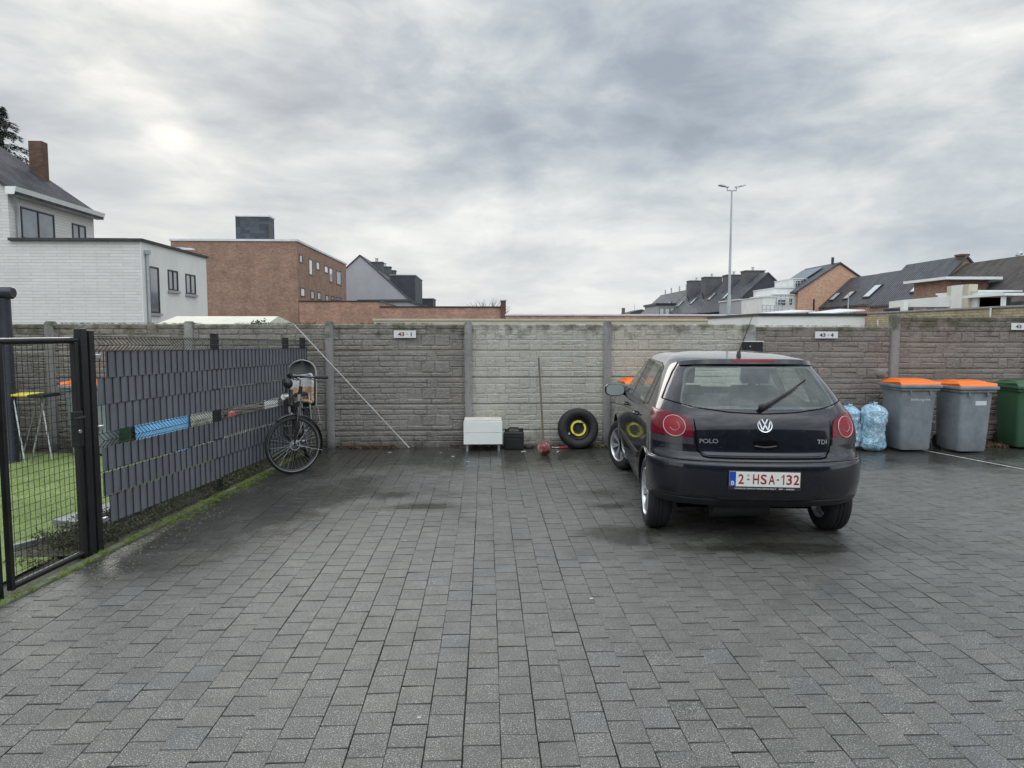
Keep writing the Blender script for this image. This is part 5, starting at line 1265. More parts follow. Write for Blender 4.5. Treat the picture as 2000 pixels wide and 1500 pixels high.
drop = ramp(nt, vo.outputs['Distance'], [(.0, 1.0), (.28, .6), (.34, 0.0)])
mask = ramp(nt, noise_n(nt, p, 30, 3, .7), [(.55, 0.0), (.62, 1.0)])
bn_ = bump_n(nt, math_n(nt, 'ADD', math_n(nt, 'MULTIPLY', drop, mask), math_n(nt, 'MULTIPLY', noise_n(nt, p, 2.0, 2), .5)), .25, .003); L(nt, bn_, b.inputs['Coat Normal'])
trim = mat('black_trim', (.018, .018, .02), .55, 0, .25, 8, .1, 120, world=False)
gap = mat('panel_gap', (.002, .002, .002), .9, 0, .1, 5, world=False, spec=.1)
inter = mat('car_interior', (.045, .048, .05), .85, 0, .2, 8, world=False)
cglass = glassmat('car_glass', (.88, .94, .90), .11, (.50, .56, .55))
sglass = glassmat('side_glass', (.62, .68, .65), .14, (.40, .44, .43))

CAR = thing('parked_car', 'small black five-door hatchback parked with its rear towards us', 'car', (2.12, 5.02, 0), (0, 0, R(-5.4)))
CAR.scale = (1, 1, 1.022)
lv = list(np.linspace(.20, .66, 14)) + [.68, .695, .71, .73, .75] + list(np.linspace(.78, .90, 6)) + [.93, .96, .98] + list(np.linspace(1.0, 1.36, 19)) + [1.375, 1.39, 1.40, 1.41, 1.42, 1.43, 1.438, 1.445, 1.452, 1.457, 1.462, 1.465, 1.467]
body = loft(lv).build('body', paint, CAR)
iz = list(np.linspace(.45, .95, 8)) + list(np.linspace(1.0, 1.38, 14)) + [1.40, 1.42, 1.435, 1.445]
cav = loft(iz, .055, 3.3, -.012).build('c', inter, CAR)
def poly_round(P, r, n=4):
    out = []
    for i, p_ in enumerate(P):
        a, b_, c_ = Vector(P[i - 1]), Vector(p_), Vector(P[(i + 1) % len(P)])
        u_, v_ = (a - b_).normalized(), (c_ - b_).normalized(); rr_ = min(r, (a - b_).length * .45, (c_ - b_).length * .45)
        p0, p1 = b_ + u_ * rr_, b_ + v_ * rr_
        for k in range(n + 1): t_ = k / n; out.append(tuple((p0 * (1 - t_) ** 2 + b_ * 2 * t_ * (1 - t_) + p1 * t_ ** 2)))
    return out
REARWIN = poly_round([(-.60, 1.068), (.60, 1.068), (.49, 1.352), (-.49, 1.352)], .07, 6)
SIDEWIN = [poly_round([(1.985, 1.0), (2.80, .985), (2.30, 1.335), (1.985, 1.352)], .03), poly_round([(1.13, 1.015), (1.92, 1.0), (1.92, 1.352), (1.17, 1.348)], .03), poly_round([(.90, 1.04), (1.07, 1.02), (1.11, 1.34), (.97, 1.31)], .03)]
cut = []
cut.append(MB().prism(REARWIN, lambda p: (p[0], -.2, p[1]), lambda p: (p[0], .86, p[1])).build('c', inter, CAR))
for P in SIDEWIN: cut.append(MB().prism(P, lambda p: (-1.2, p[0], p[1]), lambda p: (1.2, p[0], p[1])).build('c', inter, CAR))
cut.append(MB().prism(poly_round([(-.62, 1.02), (.62, 1.02), (.52, 1.36), (-.52, 1.36)], .05), lambda p: (p[0], 2.05, p[1]), lambda p: (p[0], 3.4, p[1])).build('c', inter, CAR))
AX_R, AX_F, WR = .70, 3.165, .298
for (x0_, x1_) in ((-.9, -.50), (.50, .9)):
    for y_ in (AX_R, AX_F): cut.append(MB().cyl((x0_, y_, WR + .02), (x1_, y_, WR + .02), .345, n=48).build('c', inter, CAR))
for c_ in [cav] + cut:
    md = body.modifiers.new('b', 'BOOLEAN'); md.operation = 'DIFFERENCE'; md.solver = 'EXACT'; md.object = c_
dg = bpy.context.evaluated_depsgraph_get(); dg.update()
nm_ = bpy.data.meshes.new_from_object(body.evaluated_get(dg)); body.modifiers.clear(); body.data = nm_
nm_.materials.clear(); nm_.materials.append(paint); nm_.shade_smooth(); nm_.set_sharp_from_angle(angle=R(28))
for c_ in [cav] + cut: bpy.data.objects.remove(c_)

def inside_rows(P, z):
    xs = []
    n = len(P)
    for i in range(n):
        (x0_, z0_), (x1_, z1_) = P[i], P[(i + 1) % n]
        if (z0_ <= z < z1_) or (z1_ <= z < z0_): xs.append(x0_ + (x1_ - x0_) * (z - z0_) / (z1_ - z0_))
    return (min(xs), max(xs)) if xs else None
def patch(P, surf, off, nz=16, nx=20, skirt=.008):
    """conforming panel: P in (a, z), surf(a, z, off) -> point"""
    zmin, zmax = min(p_[1] for p_ in P), max(p_[1] for p_ in P); b = MB(); rows = []
    for j in range(nz + 1):
        z = zmin + (zmax - zmin) * (.0008 + .9984 * j / nz); e = inside_rows(P, z)
        if e is None: continue
        rows.append([(e[0] + (e[1] - e[0]) * i / nx, z) for i in range(nx + 1)])
    m_ = len(rows); vs = [surf(a, z, off) for r_ in rows for a, z in r_]
    fs = [(j * (nx + 1) + i, j * (nx + 1) + i + 1, (j + 1) * (nx + 1) + i + 1, (j + 1) * (nx + 1) + i) for j in range(m_ - 1) for i in range(nx)]
    rim_ = [j * (nx + 1) for j in range(m_ - 1, -1, -1)] + list(range(1, nx + 1)) + [j * (nx + 1) + nx for j in range(1, m_)] + [(m_ - 1) * (nx + 1) + i for i in range(nx - 1, 0, -1)]
    if skirt:
        o = len(vs); al = [p_ for r_ in rows for p_ in r_]
        vs += [surf(al[i][0], al[i][1], off - skirt) for i in rim_]; n = len(rim_)
        fs += [(rim_[i], rim_[(i + 1) % n], o + (i + 1) % n, o + i) for i in range(n)]
    return b.add(vs, fs)
def rear(x, z, off): 
    y = Ry(x, z); e = .01
    nx_ = -(Ry(x + e, z) - Ry(x - e, z)) / (2 * e); nz_ = -(Ry(x, z + e) - Ry(x, z - e)) / (2 * e)
    n_ = Vector((-nx_ * -1, 1, nz_ * -1 * -1)); n_ = Vector(((Ry(x + e, z) - Ry(x - e, z)) / (2 * e), -1, (Ry(x, z + e) - Ry(x, z - e)) / (2 * e))).normalized()
    if abs(n_.x) > .97: n_ = Vector((math.copysign(.97, x), -.2, 0)).normalized()
    return Vector((x, y, z)) + n_ * off
def side(s):
    def f(y, z, off):
        x = Sx(y, z); e = .01; n_ = Vector((1, -(Sx(y + e, z) - Sx(y - e, z)) / (2 * e), -(Sx(y, z + e) - Sx(y, z - e)) / (2 * e))).normalized()
        p_ = Vector((x, y, z)) + n_ * off; return Vector((p_.x * s, p_.y, p_.z))
    return f
def ribbon(path, surf, wid, off=.0015):
    """thin raised line along a path on the surface"""
    dense = []
    for (a, b_) in zip(path[:-1], path[1:]):
        n = max(2, int((Vector(b_) - Vector(a)).length / .03))
        dense += [tuple(Vector(a).lerp(Vector(b_), k / n)) for k in range(n)]
    dense.append(path[-1]); vs = []
    for i, p_ in enumerate(dense):
        t_ = (Vector(dense[min(i + 1, len(dense) - 1)]) - Vector(dense[max(i - 1, 0)])).normalized(); n_ = Vector((-t_.y, t_.x)) * wid / 2
        vs += [surf(p_[0] - n_.x, p_[1] - n_.y, off), surf(p_[0] + n_.x, p_[1] + n_.y, off)]
    return MB().add(vs, [(2 * i, 2 * i + 1, 2 * i + 3, 2 * i + 2) for i in range(len(dense) - 1)])
def grow(P, k):
    cx_ = sum(p_[0] for p_ in P) / len(P); cz_ = sum(p_[1] for p_ in P) / len(P)
    return [(cx_ + (p_[0] - cx_) * (1 + k / (abs(p_[0] - cx_) + .15)), cz_ + (p_[1] - cz_) * (1 + k / (abs(p_[1] - cz_) + .05))) for p_ in P]
patch(grow(REARWIN, .02), rear, .002, 20, 30, 0).build('rear_window', cglass, CAR, smooth=180)
for s_ in (-1, 1):
    for P in SIDEWIN: patch(grow(P, .012), side(s_), .002, 12, 14, 0).build('side_window', sglass, CAR, smooth=180)
wsP = poly_round([(-.64, 1.0), (.64, 1.0), (.54, 1.375), (-.54, 1.375)], .05)
def front_s(x, z, off):
    w_ = fWD(z); q_ = min(.999, abs(x) / w_); df = min(fDF(z), .45); return Vector((x, fYF(z) - df + df * (1 - q_ ** 2.4) ** (1 / 2.4) + off, z))
patch(wsP, front_s, .002, 14, 24, 0).build('windscreen', cglass, CAR, smooth=180)

# hatch outline, glass-to-panel joint and other shut lines
hl = [(-.715, 1.105), (-.5, 1.06), (-.25, 1.032), (0, 1.022), (.25, 1.032), (.5, 1.06), (.715, 1.105)]
ribbon(hl, rear, .007, .002).build('glass_joint', gap, CAR, normals=False)
for s_ in (-1, 1):
    ribbon([(s_ * .535, 1.40), (s_ * .60, 1.31), (s_ * .665, 1.2), (s_ * .715, 1.105)], rear, .006, .002).build('hatch_gap', gap, CAR, normals=False)
tg = poly_round([(-.47, .712), (.47, .712), (.505, .80), (.51, .93), (.53, 1.0), (.45, 1.028), (.25, .998), (0, .984), (-.25, .998), (-.45, 1.028), (-.53, 1.0), (-.51, .93), (-.505, .80)], .03, 3)
tgs = [(-.46, .72), (-.42, .712), (.42, .712), (.46, .72), (.49, .75), (.498, .80), (.503, .90), (.515, .985), (-.515, .985), (-.503, .90), (-.498, .80), (-.49, .75)]
patch(tgs, rear, .005, 18, 30, .006).build('tailgate', paint, CAR, smooth=60)
ribbon([(-.515, .975), (-.51, .90), (-.505, .80), (-.497, .745), (-.46, .706), (-.42, .70), (.42, .70), (.46, .706), (.497, .745), (.505, .80), (.51, .90), (.515, .975)], rear, .012, .0012).build('hatch_gap', gap, CAR, normals=False)
# bumper wrapping round both corners
def bumperband():
    b = MB(); prof = [(.345, .000), (.35, .010), (.37, .014), (.40, .016), (.405, .012), (.41, .016), (.50, .020), (.60, .022), (.645, .024), (.665, .022), (.674, .012), (.676, .0)]
    ths = list(np.linspace(-1, 1, 61)); rows = []
    for z, o_ in prof:
        r_ = []
        for t_ in ths:
            a = abs(t_); s_ = -1 if t_ < 0 else 1
            if a < .86: 
                q_ = a / .86; ang = math.pi / 2 * q_; w_, yr, dr = fWD(z), fYR(z), fDR(z)
                x = w_ * math.sin(ang) ** (2 / NE); y = yr + dr * (1 - max(0, math.cos(ang)) ** (2 / NE))
                n_ = Vector((math.sin(ang) ** 1.3, -math.cos(ang) ** 1.3)).normalized()
                r_.append((s_ * (x + n_.x * o_), y + n_.y * o_, z))
            else:
                y = fYR(z) + fDR(z) + (a - .86) / .14 * .04; r_.append((s_ * (fWD(z) + o_ * (1 - (a - .86) / .14)), y, z))
        rows.append(r_)
    n = len(ths); vs = [p_ for r_ in rows for p_ in r_]
    return b.add(vs, [(j * n + i, j * n + i + 1, (j + 1) * n + i + 1, (j + 1) * n + i) for j in range(len(rows) - 1) for i in range(n - 1)])
bumperband().build('rear_bumper', paint, CAR, smooth=40)
patch([(-.80, .335), (.80, .335), (.80, .392), (-.80, .392)], rear, .019, 3, 40, .01).build('bumper_lower_trim', trim, CAR, smooth=50)
patch([(-.36, .405), (.36, .405), (.38, .645), (-.38, .645)], rear, .0225, 6, 20, .004).build('plate_recess', paint, CAR, smooth=50)
ribbon([(-.81, .672), (-.6, .672), (0, .672), (.6, .672), (.81, .672)], lambda x, z, o_: rear(x, z, .023), .005).build('bumper_joint', gap, CAR, normals=False)

# ---- tail lights
def lampmat(name, c, r=.12, coat=1):
    m_ = mat(name, c, r, 0, .15, 30, 0, coat=coat, world=False, rv=.05, spec=.2); return m_
lr = lampmat('red_lens', (.13, .002, .012), .25, .35); lr2 = lampmat('bright_red_lens', (.24, .008, .018), .3, .3); ls = lampmat('smoke_lens', (.045, .04, .045), .25, .4); lw = lampmat('pale_ring', (.50, .30, .32), .3)
for s_ in (-1, 1):
    P = [(.525, .842), (.803, .842), (.80, .93), (.79, .99), (.775, 1.025), (.70, 1.018), (.62, 1.005), (.555, .975), (.53, .93)]
    P = [(s_ * a, z) for a, z in P]
    tl = patch(P, rear, .010, 16, 18, .014).build('tail_light', lr, CAR, smooth=45)
    patch([(s_ * a, z) for a, z in ((.52, .786), (.806, .786), (.803, .838), (.524, .838))], rear, .010, 4, 16, .014).build('smoked_lens', ls, tl, smooth=45)
    cx_, cz_ = s_ * .652, .915
    def cpt(r_, a, o_, cx_=cx_, cz_=cz_): return rear(cx_ + r_ * math.cos(a), cz_ + r_ * math.sin(a), o_)
    MB().tube([cpt(.074, k * math.pi / 24, .0125) for k in range(48)], .0038, 6, closed=True).build('ring', lw, tl, smooth=80)
    vs = [cpt(0, 0, .013)] + [cpt(.071 * j / 6, k * math.pi / 16, .013) for j in range(1, 7) for k in range(32)]
    fs = [(0, 1 + k, 1 + (k + 1) % 32) for k in range(32)] + [(1 + j * 32 + k, 1 + j * 32 + (k + 1) % 32, 1 + (j + 1) * 32 + (k + 1) % 32, 1 + (j + 1) * 32 + k) for j in range(5) for k in range(32)]
    MB().add(vs, fs).build('round_lens', lr2, tl, smooth=80)
    MB().tube([cpt(.032, R(a), .0145) for a in np.linspace(-160, 60, 24)], .002, 6).build('inner_ring', lw, tl, smooth=80)

# ---- badge, lettering, handle
chrome = mat('chrome_badge', (.62, .63, .65), .22, .9, .08, 20, world=False)
def onrear(x, z, off):
    e = .02; px_, n0 = rear(x, z, off), rear(x, z, off + .01); n_ = (n0 - px_).normalized()
    u_ = Vector((1, 0, 0)); u_ = (u_ - n_ * u_.dot(n_)).normalized(); v_ = n_.cross(u_)
    if v_.z < 0: v_ = -v_
    return Matrix(((u_.x, v_.x, n_.x, px_.x), (u_.y, v_.y, n_.y, px_.y), (u_.z, v_.z, n_.z, px_.z), (0, 0, 0, 1)))
Mb = onrear(0, .941, .0065); bd = MB()
bd.lathe([(.048, 0), (.050, .005), (.056, .006), (.058, .0)], Mb, 40); bd.lathe([(0, .001), (.049, .001)], Mb, 40)
badge = bd.build('badge', chrome, CAR, smooth=40)
MB().lathe([(0, .0018), (.0478, .0018)], Mb, 40).build('badge_ground', mat('badge_ground', (.03, .035, .05), .3, .3, .1, 10, world=False), badge)
def stroke(b, a, c_, wd_, M_, z0=.002, z1=.006):
    a, c_ = Vector(a), Vector(c_); t_ = (c_ - a).normalized(); n_ = Vector((-t_.y, t_.x)) * wd_ / 2
    q_ = [a - n_, c_ - n_, c_ + n_, a + n_]
    b.prism([(p_.x, p_.y) for p_ in q_], lambda p: M_ @ Vector((p[0], p[1], z0)), lambda p: M_ @ Vector((p[0], p[1], z1)))
em = MB()
for (a, c_) in (((-.021, .044), (0, .004)), ((.021, .044), (0, .004)), ((-.041, .026), (-.0205, -.040)), ((.041, .026), (.0205, -.040)), ((-.0205, -.040), (-.001, .0)), ((.0205, -.040), (.001, .0))):
    stroke(em, a, c_, .0095, Mb)
em.build('emblem', chrome, badge)
text('lettering', 'POLO', .140, .034, chrome, CAR, onrear(-.415, .818, .0075), .002, .03)
text('lettering', 'TDI', .080, .034, chrome, CAR, onrear(.435, .818, .0075), .002, .03)
patch(poly_round([(-.085, .775), (.085, .775), (.095, .83), (-.095, .83)], .02), rear, .0062, 8, 14, 0).build('handle_recess', gap, CAR, smooth=60)
MB().tube([rear(x, .790 - .012 * math.cos(x / .09 * 1.57), .012) for x in np.linspace(-.085, .085, 13)], [.004] + [.010] * 11 + [.004], 8).build('tailgate_handle', paint, CAR, smooth=60)
# ---- number plate
zp = .561; Mp = onrear(0, zp, .030) @ Matrix.Rotation(R(-.8), 4, 'Z')
Mp = Matrix.Translation(rear(.0, zp, .028)) @ Matrix.Translation((-.03, 0, 0)) @ Matrix.Rotation(R(90), 4, 'X') @ Matrix.Rotation(R(-.6), 4, 'Z')
MB().box(-.268, .268, -.082, .062, 0, .010, Mp).build('plate_holder', trim, CAR, bevel=.003)
pl = MB().box(-.26, .26, -.055, .055, .0102, .012, Mp).build('number_plate', mat('plate_white', (.72, .72, .68), .3, 0, .03, 9, world=False, coat=.3), CAR, bevel=.001)
MB().box(-.259, -.213, -.054, .054, .0121, .0128, Mp).build('blue_band', mat('plate_blue', (.01, .06, .42), .35, 0, .05, 9, world=False), pl)
plr = mat('plate_red', (.28, .015, .02), .4, 0, .08, 9, world=False)
T_ = lambda x, y: Mp @ Matrix.Translation((x, y, 0))
text('lettering', 'B', .024, .032, stick, pl, T_(-.236, -.030), .0132, .02)
for s_, x_, w_ in (('2', -.175, .042), ('H', -.065, .044), ('S', -.008, .044), ('A', .052, .048), ('1', .139, .0095), ('3', .179, .042), ('2', .232, .042)):
    text('lettering', s_, w_, .074, plr, pl, T_(x_, 0), .0125, .02)
stroke_ = MB().prism([(.120, .018), (.1345, .036), (.1345, .026), (.124, .012)], lambda p: Mp @ Vector((p[0], p[1], .0122)), lambda p: Mp @ Vector((p[0], p[1], .0128))).build('lettering', plr, pl)
for x_ in (-.122, .096):
    MB().box(x_ - .009, x_ + .009, -.006, .004, .0122, .0128, Mp).build('dash', plr, pl)
MB().lathe([(.005, 0), (.008, .0004)], Mp @ Matrix.Translation((-.122, .028, .0122)), 12).build('seal', trim, pl)
text('lettering', 'GARAGE AMOUTERS BOCHOLT   089 - 468283', .44, .010, stick, CAR, T_(.0, -.070), .0105, .01)

# ---- roof spoiler lip, brake light, aerial, wiper
def lip(x0_, x1_, z0_, z1_, o0, o1, n=40):
    b = MB(); rows = []
    for (z, o_) in ((z0_, 0), (z0_, o0), (z1_ - .004, o1), (z1_, o1 - .008), (z1_ + .012, -.002)):
        rows.append([rear(x0_ + (x1_ - x0_) * i / n, z + .0 - .012 * (abs(x0_ + (x1_ - x0_) * i / n) / .53) ** 3, o_ * (1 - .6 * (abs(x0_ + (x1_ - x0_) * i / n) / .56) ** 4)) for i in range(n + 1)])
    vs = [p_ for r_ in rows for p_ in r_]; m_ = n + 1
    return b.add(vs, [(j * m_ + i, j * m_ + i + 1, (j + 1) * m_ + i + 1, (j + 1) * m_ + i) for j in range(len(rows) - 1) for i in range(n)])
lip(-.545, .545, 1.372, 1.400, .022, .036).build('roof_spoiler', paint, CAR, smooth=35)
lip(-.17, .17, 1.385, 1.398, .031, .0385, 16).build('brake_light', lr2, CAR, smooth=45)
ab = Vector((-.03, .78, 1.4345)); 
MB().prism([(-.04, 0), (.03, 0), (.0, .045), (-.02, .05)], lambda p: (ab.x - .014, ab.y + p[0], ab.z + p[1] - .004), lambda p: (ab.x + .014, ab.y + p[0], ab.z + p[1] - .004)).build('aerial_base', trim, CAR, bevel=.006)
MB().tube([ab + Vector((0, -.01, .03)), ab + Vector((.01, -.05, .09)), ab + Vector((.055, -.20, .34))], [.0045, .0035, .0022], 8).build('aerial', trim, CAR, smooth=60)
wb = rear(.0, 1.05, .012)
wp_ = MB(); wp_.cyl(rear(-.015, 1.055, 0), rear(-.015, 1.055, .035), .022, .018, 14)
pts = [rear(-.015, 1.055, .03), rear(.06, 1.085, .028), rear(.18, 1.145, .024), rear(.30, 1.20, .018)]; wp_.tube(pts, [.018, .015, .010, .007], 8)
wpo = wp_.build('rear_wiper', trim, CAR, smooth=50)
MB().tube([rear(.10 + .30 * k / 8, 1.112 + .145 * k / 8, .010) for k in range(9)], .006, 6).build('wiper_blade', K['rubber'], wpo, smooth=60)
MB().ball(rear(-.015, 1.055, .035), (.026, .016, .026), 14, 8).build('wiper_cap', trim, wpo, smooth=60)

# ---- flanks: doors, handles, mouldings, trims, arches
for s_ in (-1, 1):
    S = side(s_)
    for path in ([(1.95, 1.36), (1.952, 1.0), (1.96, .6), (1.97, .32)], [(1.12, 1.36), (1.09, 1.02), (1.06, .85), (1.12, .68), (1.17, .50), (1.17, .32)], [(2.95, .97), (2.93, .7), (2.90, .50), (2.80, .32)], [(1.17, .315), (2.80, .315)], [(.40, .70), (.42, .78), (.415, .85)]):
        ribbon(path, S, .006, .0015).build('shut_line', gap, CAR, normals=False)
    for P in SIDEWIN: 
        Q_ = grow(P, .014); ribbon([tuple(p_) for p_ in Q_] + [tuple(Q_[0])], S, .012, .004).build('window_seal', trim, CAR, normals=False)
    patch([(1.20, .50), (2.84, .50), (2.84, .545), (1.20, .545)], S, .010, 2, 30, .01).build('side_moulding', trim, CAR, smooth=50)
    ribbon([(1.13, 1.003), (1.5, .994), (1.95, .985), (2.8, .972)], S, .016, .005).build('waist_strip', K['steel'] if False else trim, CAR, normals=False)
    for yy in (1.26, 2.12):
        c_ = S(yy, .885, .0); hnd = MB().tube([S(yy - .01, .885, .004), S(yy, .887, .03), S(yy + .07, .889, .034), S(yy + .15, .889, .03), S(yy + .16, .889, .004)], .012, 8).build('door_handle', paint, CAR, smooth=60)
        MB().ball(S(yy + .075, .885, -.004), (.008, .05, .026), 12, 8).build('handle_cup', gap, hnd, smooth=60)
    for y_ in (AX_R, AX_F):
        arcp = [S(y_ + .352 * math.cos(R(a)), WR + .02 + .352 * math.sin(R(a)), .004) for a in np.linspace(-8, 188, 40)]
        MB().tube(arcp, .009, 6).build('arch_lip', paint, CAR, smooth=60)
    # mirrors
    mc = Vector((s_ * .905, 2.62, 1.0))
    def mf(u, v, s_=s_, mc=mc):
        a = u * 2 * math.pi; t_ = v * math.pi
        X_, Z_ = math.cos(a), math.sin(a); r_ = math.sin(t_) ** .5
        return mc + Vector((s_ * .0 + .115 * r_ * (abs(X_) ** .7) * math.copysign(1, X_), -.045 * math.cos(t_) * -1 if False else .055 * -math.cos(t_) + .02 * (1 if t_ > 1.57 else 0), .072 * r_ * (abs(Z_) ** .75) * math.copysign(1, Z_)))
    mo = MB().grid(mf, 40, 16, True).build('door_mirror', paint, CAR, smooth=70)
    cxs = MB(); n = 28; ring_ = []
    for k in range(n):
        a = 2 * math.pi * k / n; X_, Z_ = math.cos(a), math.sin(a); ring_.append(mc + Vector((.100 * abs(X_) ** .7 * math.copysign(1, X_), -.0565, .060 * abs(Z_) ** .75 * math.copysign(1, Z_))))
    cxs.add(ring_, [tuple(range(n))]); cxs.build('mirror_glass', mat('mirror_pale_reflection', (.5, .56, .56), .18, .5, .02, 5, world=False, rv=.01), mo)  # pale reflection put into the half-metallic grey-green base colour
    MB().tube([mc + Vector((-s_ * .08, .01, -.035)), Vector((s_ * .76, 2.72, .965))], [.028, .034], 10).build('mirror_foot', trim, mo, smooth=60)
# underside and rear axle, silencer
MB().box(-.62, .62, .95, 3.0, .16, .22).box(-.55, .55, .60, .78, .19, .26).build('underbody', gap, CAR)
MB().cyl((-.35, .30, .27), (.1, .34, .27), .075, n=18).build('silencer', trim, CAR, smooth=50)
# ---- wheels
tyr = mat('car_tyre', (.014, .014, .015), .75, 0, .3, 20, .2, 80, world=False)
def wheel(name, x, y, s_, steer=0):
    M_ = Matrix.Rotation(R(90) * s_, 4, 'Y')
    T0 = Matrix.Translation((x, y, WR)) @ Matrix.Rotation(steer, 4, 'Z')
    o = MB().cyl((0, 0, 0), (-s_ * .06, 0, 0), .11, n=24).build('wheel', trim, CAR, smooth=40); o.location = (x, y, WR); o.rotation_euler = (0, 0, steer)
    wq = .0925
    prof = [(.198, -wq + .01), (.215, -wq - .002), (.25, -wq - .006), (.278, -wq + .004), (.292, -wq + .02), (.297, -wq + .05)]
    for g0 in (-.045, -.015, .015, .045): prof += [(.298, g0 - .009), (.298, g0 - .004), (.290, g0 - .003), (.290, g0 + .003), (.298, g0 + .004), (.298, g0 + .009)]
    prof += [(.297, wq - .05), (.292, wq - .02), (.278, wq - .004), (.25, wq + .006), (.215, wq + .002), (.198, wq - .01)]
    prof = prof[:6] + sorted(prof[6:-6], key=lambda p_: p_[1]) + prof[-6:]
    MB().lathe(prof, M_, 64, True).build('tyre', tyr, o, smooth=35)
    rm = MB(); rm.lathe([(.200, wq - .004), (.196, wq + .002), (.190, wq - .004), (.183, wq - .03), (.180, -.06), (.190, -wq + .01), (.200, -wq + .008)], M_, 64)
    rm.lathe([(0, wq - .012), (.022, wq - .012), (.030, wq - .018), (.038, wq - .035), (.035, 0)], M_, 24)
    for k in range(7):
        for dl in (-.11, .11):
            a0 = 2 * math.pi * k / 7; a = a0 + dl
            i_ = M_ @ Vector((.03 * math.cos(a0), .03 * math.sin(a0), wq - .024)); e_ = M_ @ Vector((.188 * math.cos(a), .188 * math.sin(a), wq - .010)); tn = M_.to_3x3() @ Vector((-math.sin(a), math.cos(a), 0)); dn_ = M_.to_3x3() @ Vector((0, 0, 1))
            P8 = []
            for (c_, hw_) in ((i_, .010), (e_, .014)):
                P8 += [c_ - tn * hw_, c_ + tn * hw_, c_ + tn * hw_ * .6 - dn_ * .03, c_ - tn * hw_ * .6 - dn_ * .03]
            rm.add(P8, [(0, 1, 5, 4), (1, 2, 6, 5), (2, 3, 7, 6), (3, 0, 4, 7), (0, 3, 2, 1), (4, 5, 6, 7)])
    rm.build('rim', K['alloy'], o, smooth=40)
    MB().lathe([(0, -.02), (.178, -.02)], M_, 40).build('brake_disc', trim, o)
wheel('wheel', -.725, AX_R, -1); wheel('wheel', .725, AX_R, 1)
wheel('wheel', -.725, AX_F, -1, R(22)); wheel('wheel', .725, AX_F, 1, R(22))
# ---- cabin
def seat(x, y, h=.0, w_=.48, back=True):
    b = MB(); b.box(x - w_ / 2, x + w_ / 2, y, y + .5, .42, .56)
    M_ = Matrix.Translation((x, y + .05, .5)) @ Matrix.Rotation(R(14), 4, 'X')
    b.box(-w_ / 2, w_ / 2, -.07, .07, 0, .62 + h, M_); b.build('seat', inter, CAR, bevel=.05, seg=3)
    MB().box(-.13, .13, -.05, .05, .66 + h, .84 + h, M_).cyl(M_ @ Vector((-.05, 0, .6)), M_ @ Vector((-.05, 0, .7 + h)), .008).cyl(M_ @ Vector((.05, 0, .6)), M_ @ Vector((.05, 0, .7 + h)), .008).build('headrest', inter, CAR, bevel=.03, seg=3)
seat(-.36, 1.75, .02); seat(.36, 1.75, .02)
b = MB(); M_ = Matrix.Translation((0, .82, .45)) @ Matrix.Rotation(R(12), 4, 'X'); b.box(-.60, .60, -.07, .07, 0, .58, M_); b.build('seat', inter, CAR, bevel=.05, seg=3)
for x_ in (-.33, .33): MB().box(x_ - .14, x_ + .14, -.05, .05, .56, .68, M_).build('headrest', inter, CAR, bevel=.035, seg=3)
MB().box(-.10, .10, -.05, .05, .55, .64, M_).build('headrest', inter, CAR, bevel=.035, seg=3)
MB().box(-.66, .66, 2.72, 3.1, .6, .94).build('dashboard', inter, CAR, bevel=.04, seg=3)
MB().lathe([(.175, -.012), (.19, 0), (.175, .012), (.163, 0)], Matrix.Translation((-.36, 2.5, .93)) @ Matrix.Rotation(R(68), 4, 'X'), 32, True).build('steering_wheel', inter, CAR, smooth=60)
MB().box(-.11, .11, 2.42, 2.45, 1.27, 1.33).build('rear_view_mirror', trim, CAR, bevel=.012)
# ---------------------------------------------------------------- bicycle leaning on the fence
blk = mat('bicycle_black', (.014, .014, .016), .35, 0, .2, 20, world=False, coat=.5)
silv = mat('bicycle_silver', (.45, .46, .47), .35, .7, .15, 30, world=False)
BK = thing('bicycle', 'black city bicycle with its front wheel turned, leaning against the mesh fence', 'bicycle', (-2.25, 8.12, 0), (0, R(-3.5), R(7)))
# local frame: y runs away from us along the bicycle, z up; the front wheel is at the origin
WRb = .345
def bwheel(M_, nm):
    o = MB().lathe([(WRb - .038, -.014), (WRb - .022, -.021), (WRb - .004, -.015), (WRb, 0), (WRb - .004, .015), (WRb - .022, .021), (WRb - .038, .014)], M_, 72, True).build(nm, K['rubber'], BK, smooth=60)
    MB().lathe([(WRb - .040, -.0135), (WRb - .034, -.0165), (WRb - .055, -.010), (WRb - .055, .010), (WRb - .034, .0165), (WRb - .040, .0135)], M_, 72).build('rim', blk, o, smooth=40)
    MB().lathe([(WRb - .0335, -.0182), (WRb - .0285, -.0215)], M_, 72).lathe([(WRb - .0335, .0182), (WRb - .0285, .0215)], M_, 72).build('reflective_band', mat('reflective_band', (.28, .29, .29), .4, 0, .1, 10), o)
    sp = MB()
    for k in range(36):
        a = 2 * math.pi * k / 36; s_ = 1 if k % 2 else -1; a2 = a + (.5 if (k // 2) % 2 else -.5)
        sp.cyl(M_ @ Vector((.03 * math.cos(a2), .03 * math.sin(a2), s_ * .028)), M_ @ Vector(((WRb - .05) * math.cos(a), (WRb - .05) * math.sin(a), 0)), .0011, n=4, caps=False)
    sp.build('spokes', silv, o, normals=False)
    return o
ST = R(-58)        # steering: wheel plane swung towards the fence
MS = Matrix.Translation((0, 0, 0)) @ Matrix.Rotation(ST, 4, 'Z')
MF = MS @ Matrix.Translation((0, 0, WRb)) @ Matrix.Rotation(R(90), 4, 'Y')
fwh = bwheel(MF, 'front_wheel')
MB().lathe([(.03, -.035), (.036, -.03), (.036, .03), (.03, .035), (.02, .05)], MF, 28).build('hub', silv, fwh, smooth=40)
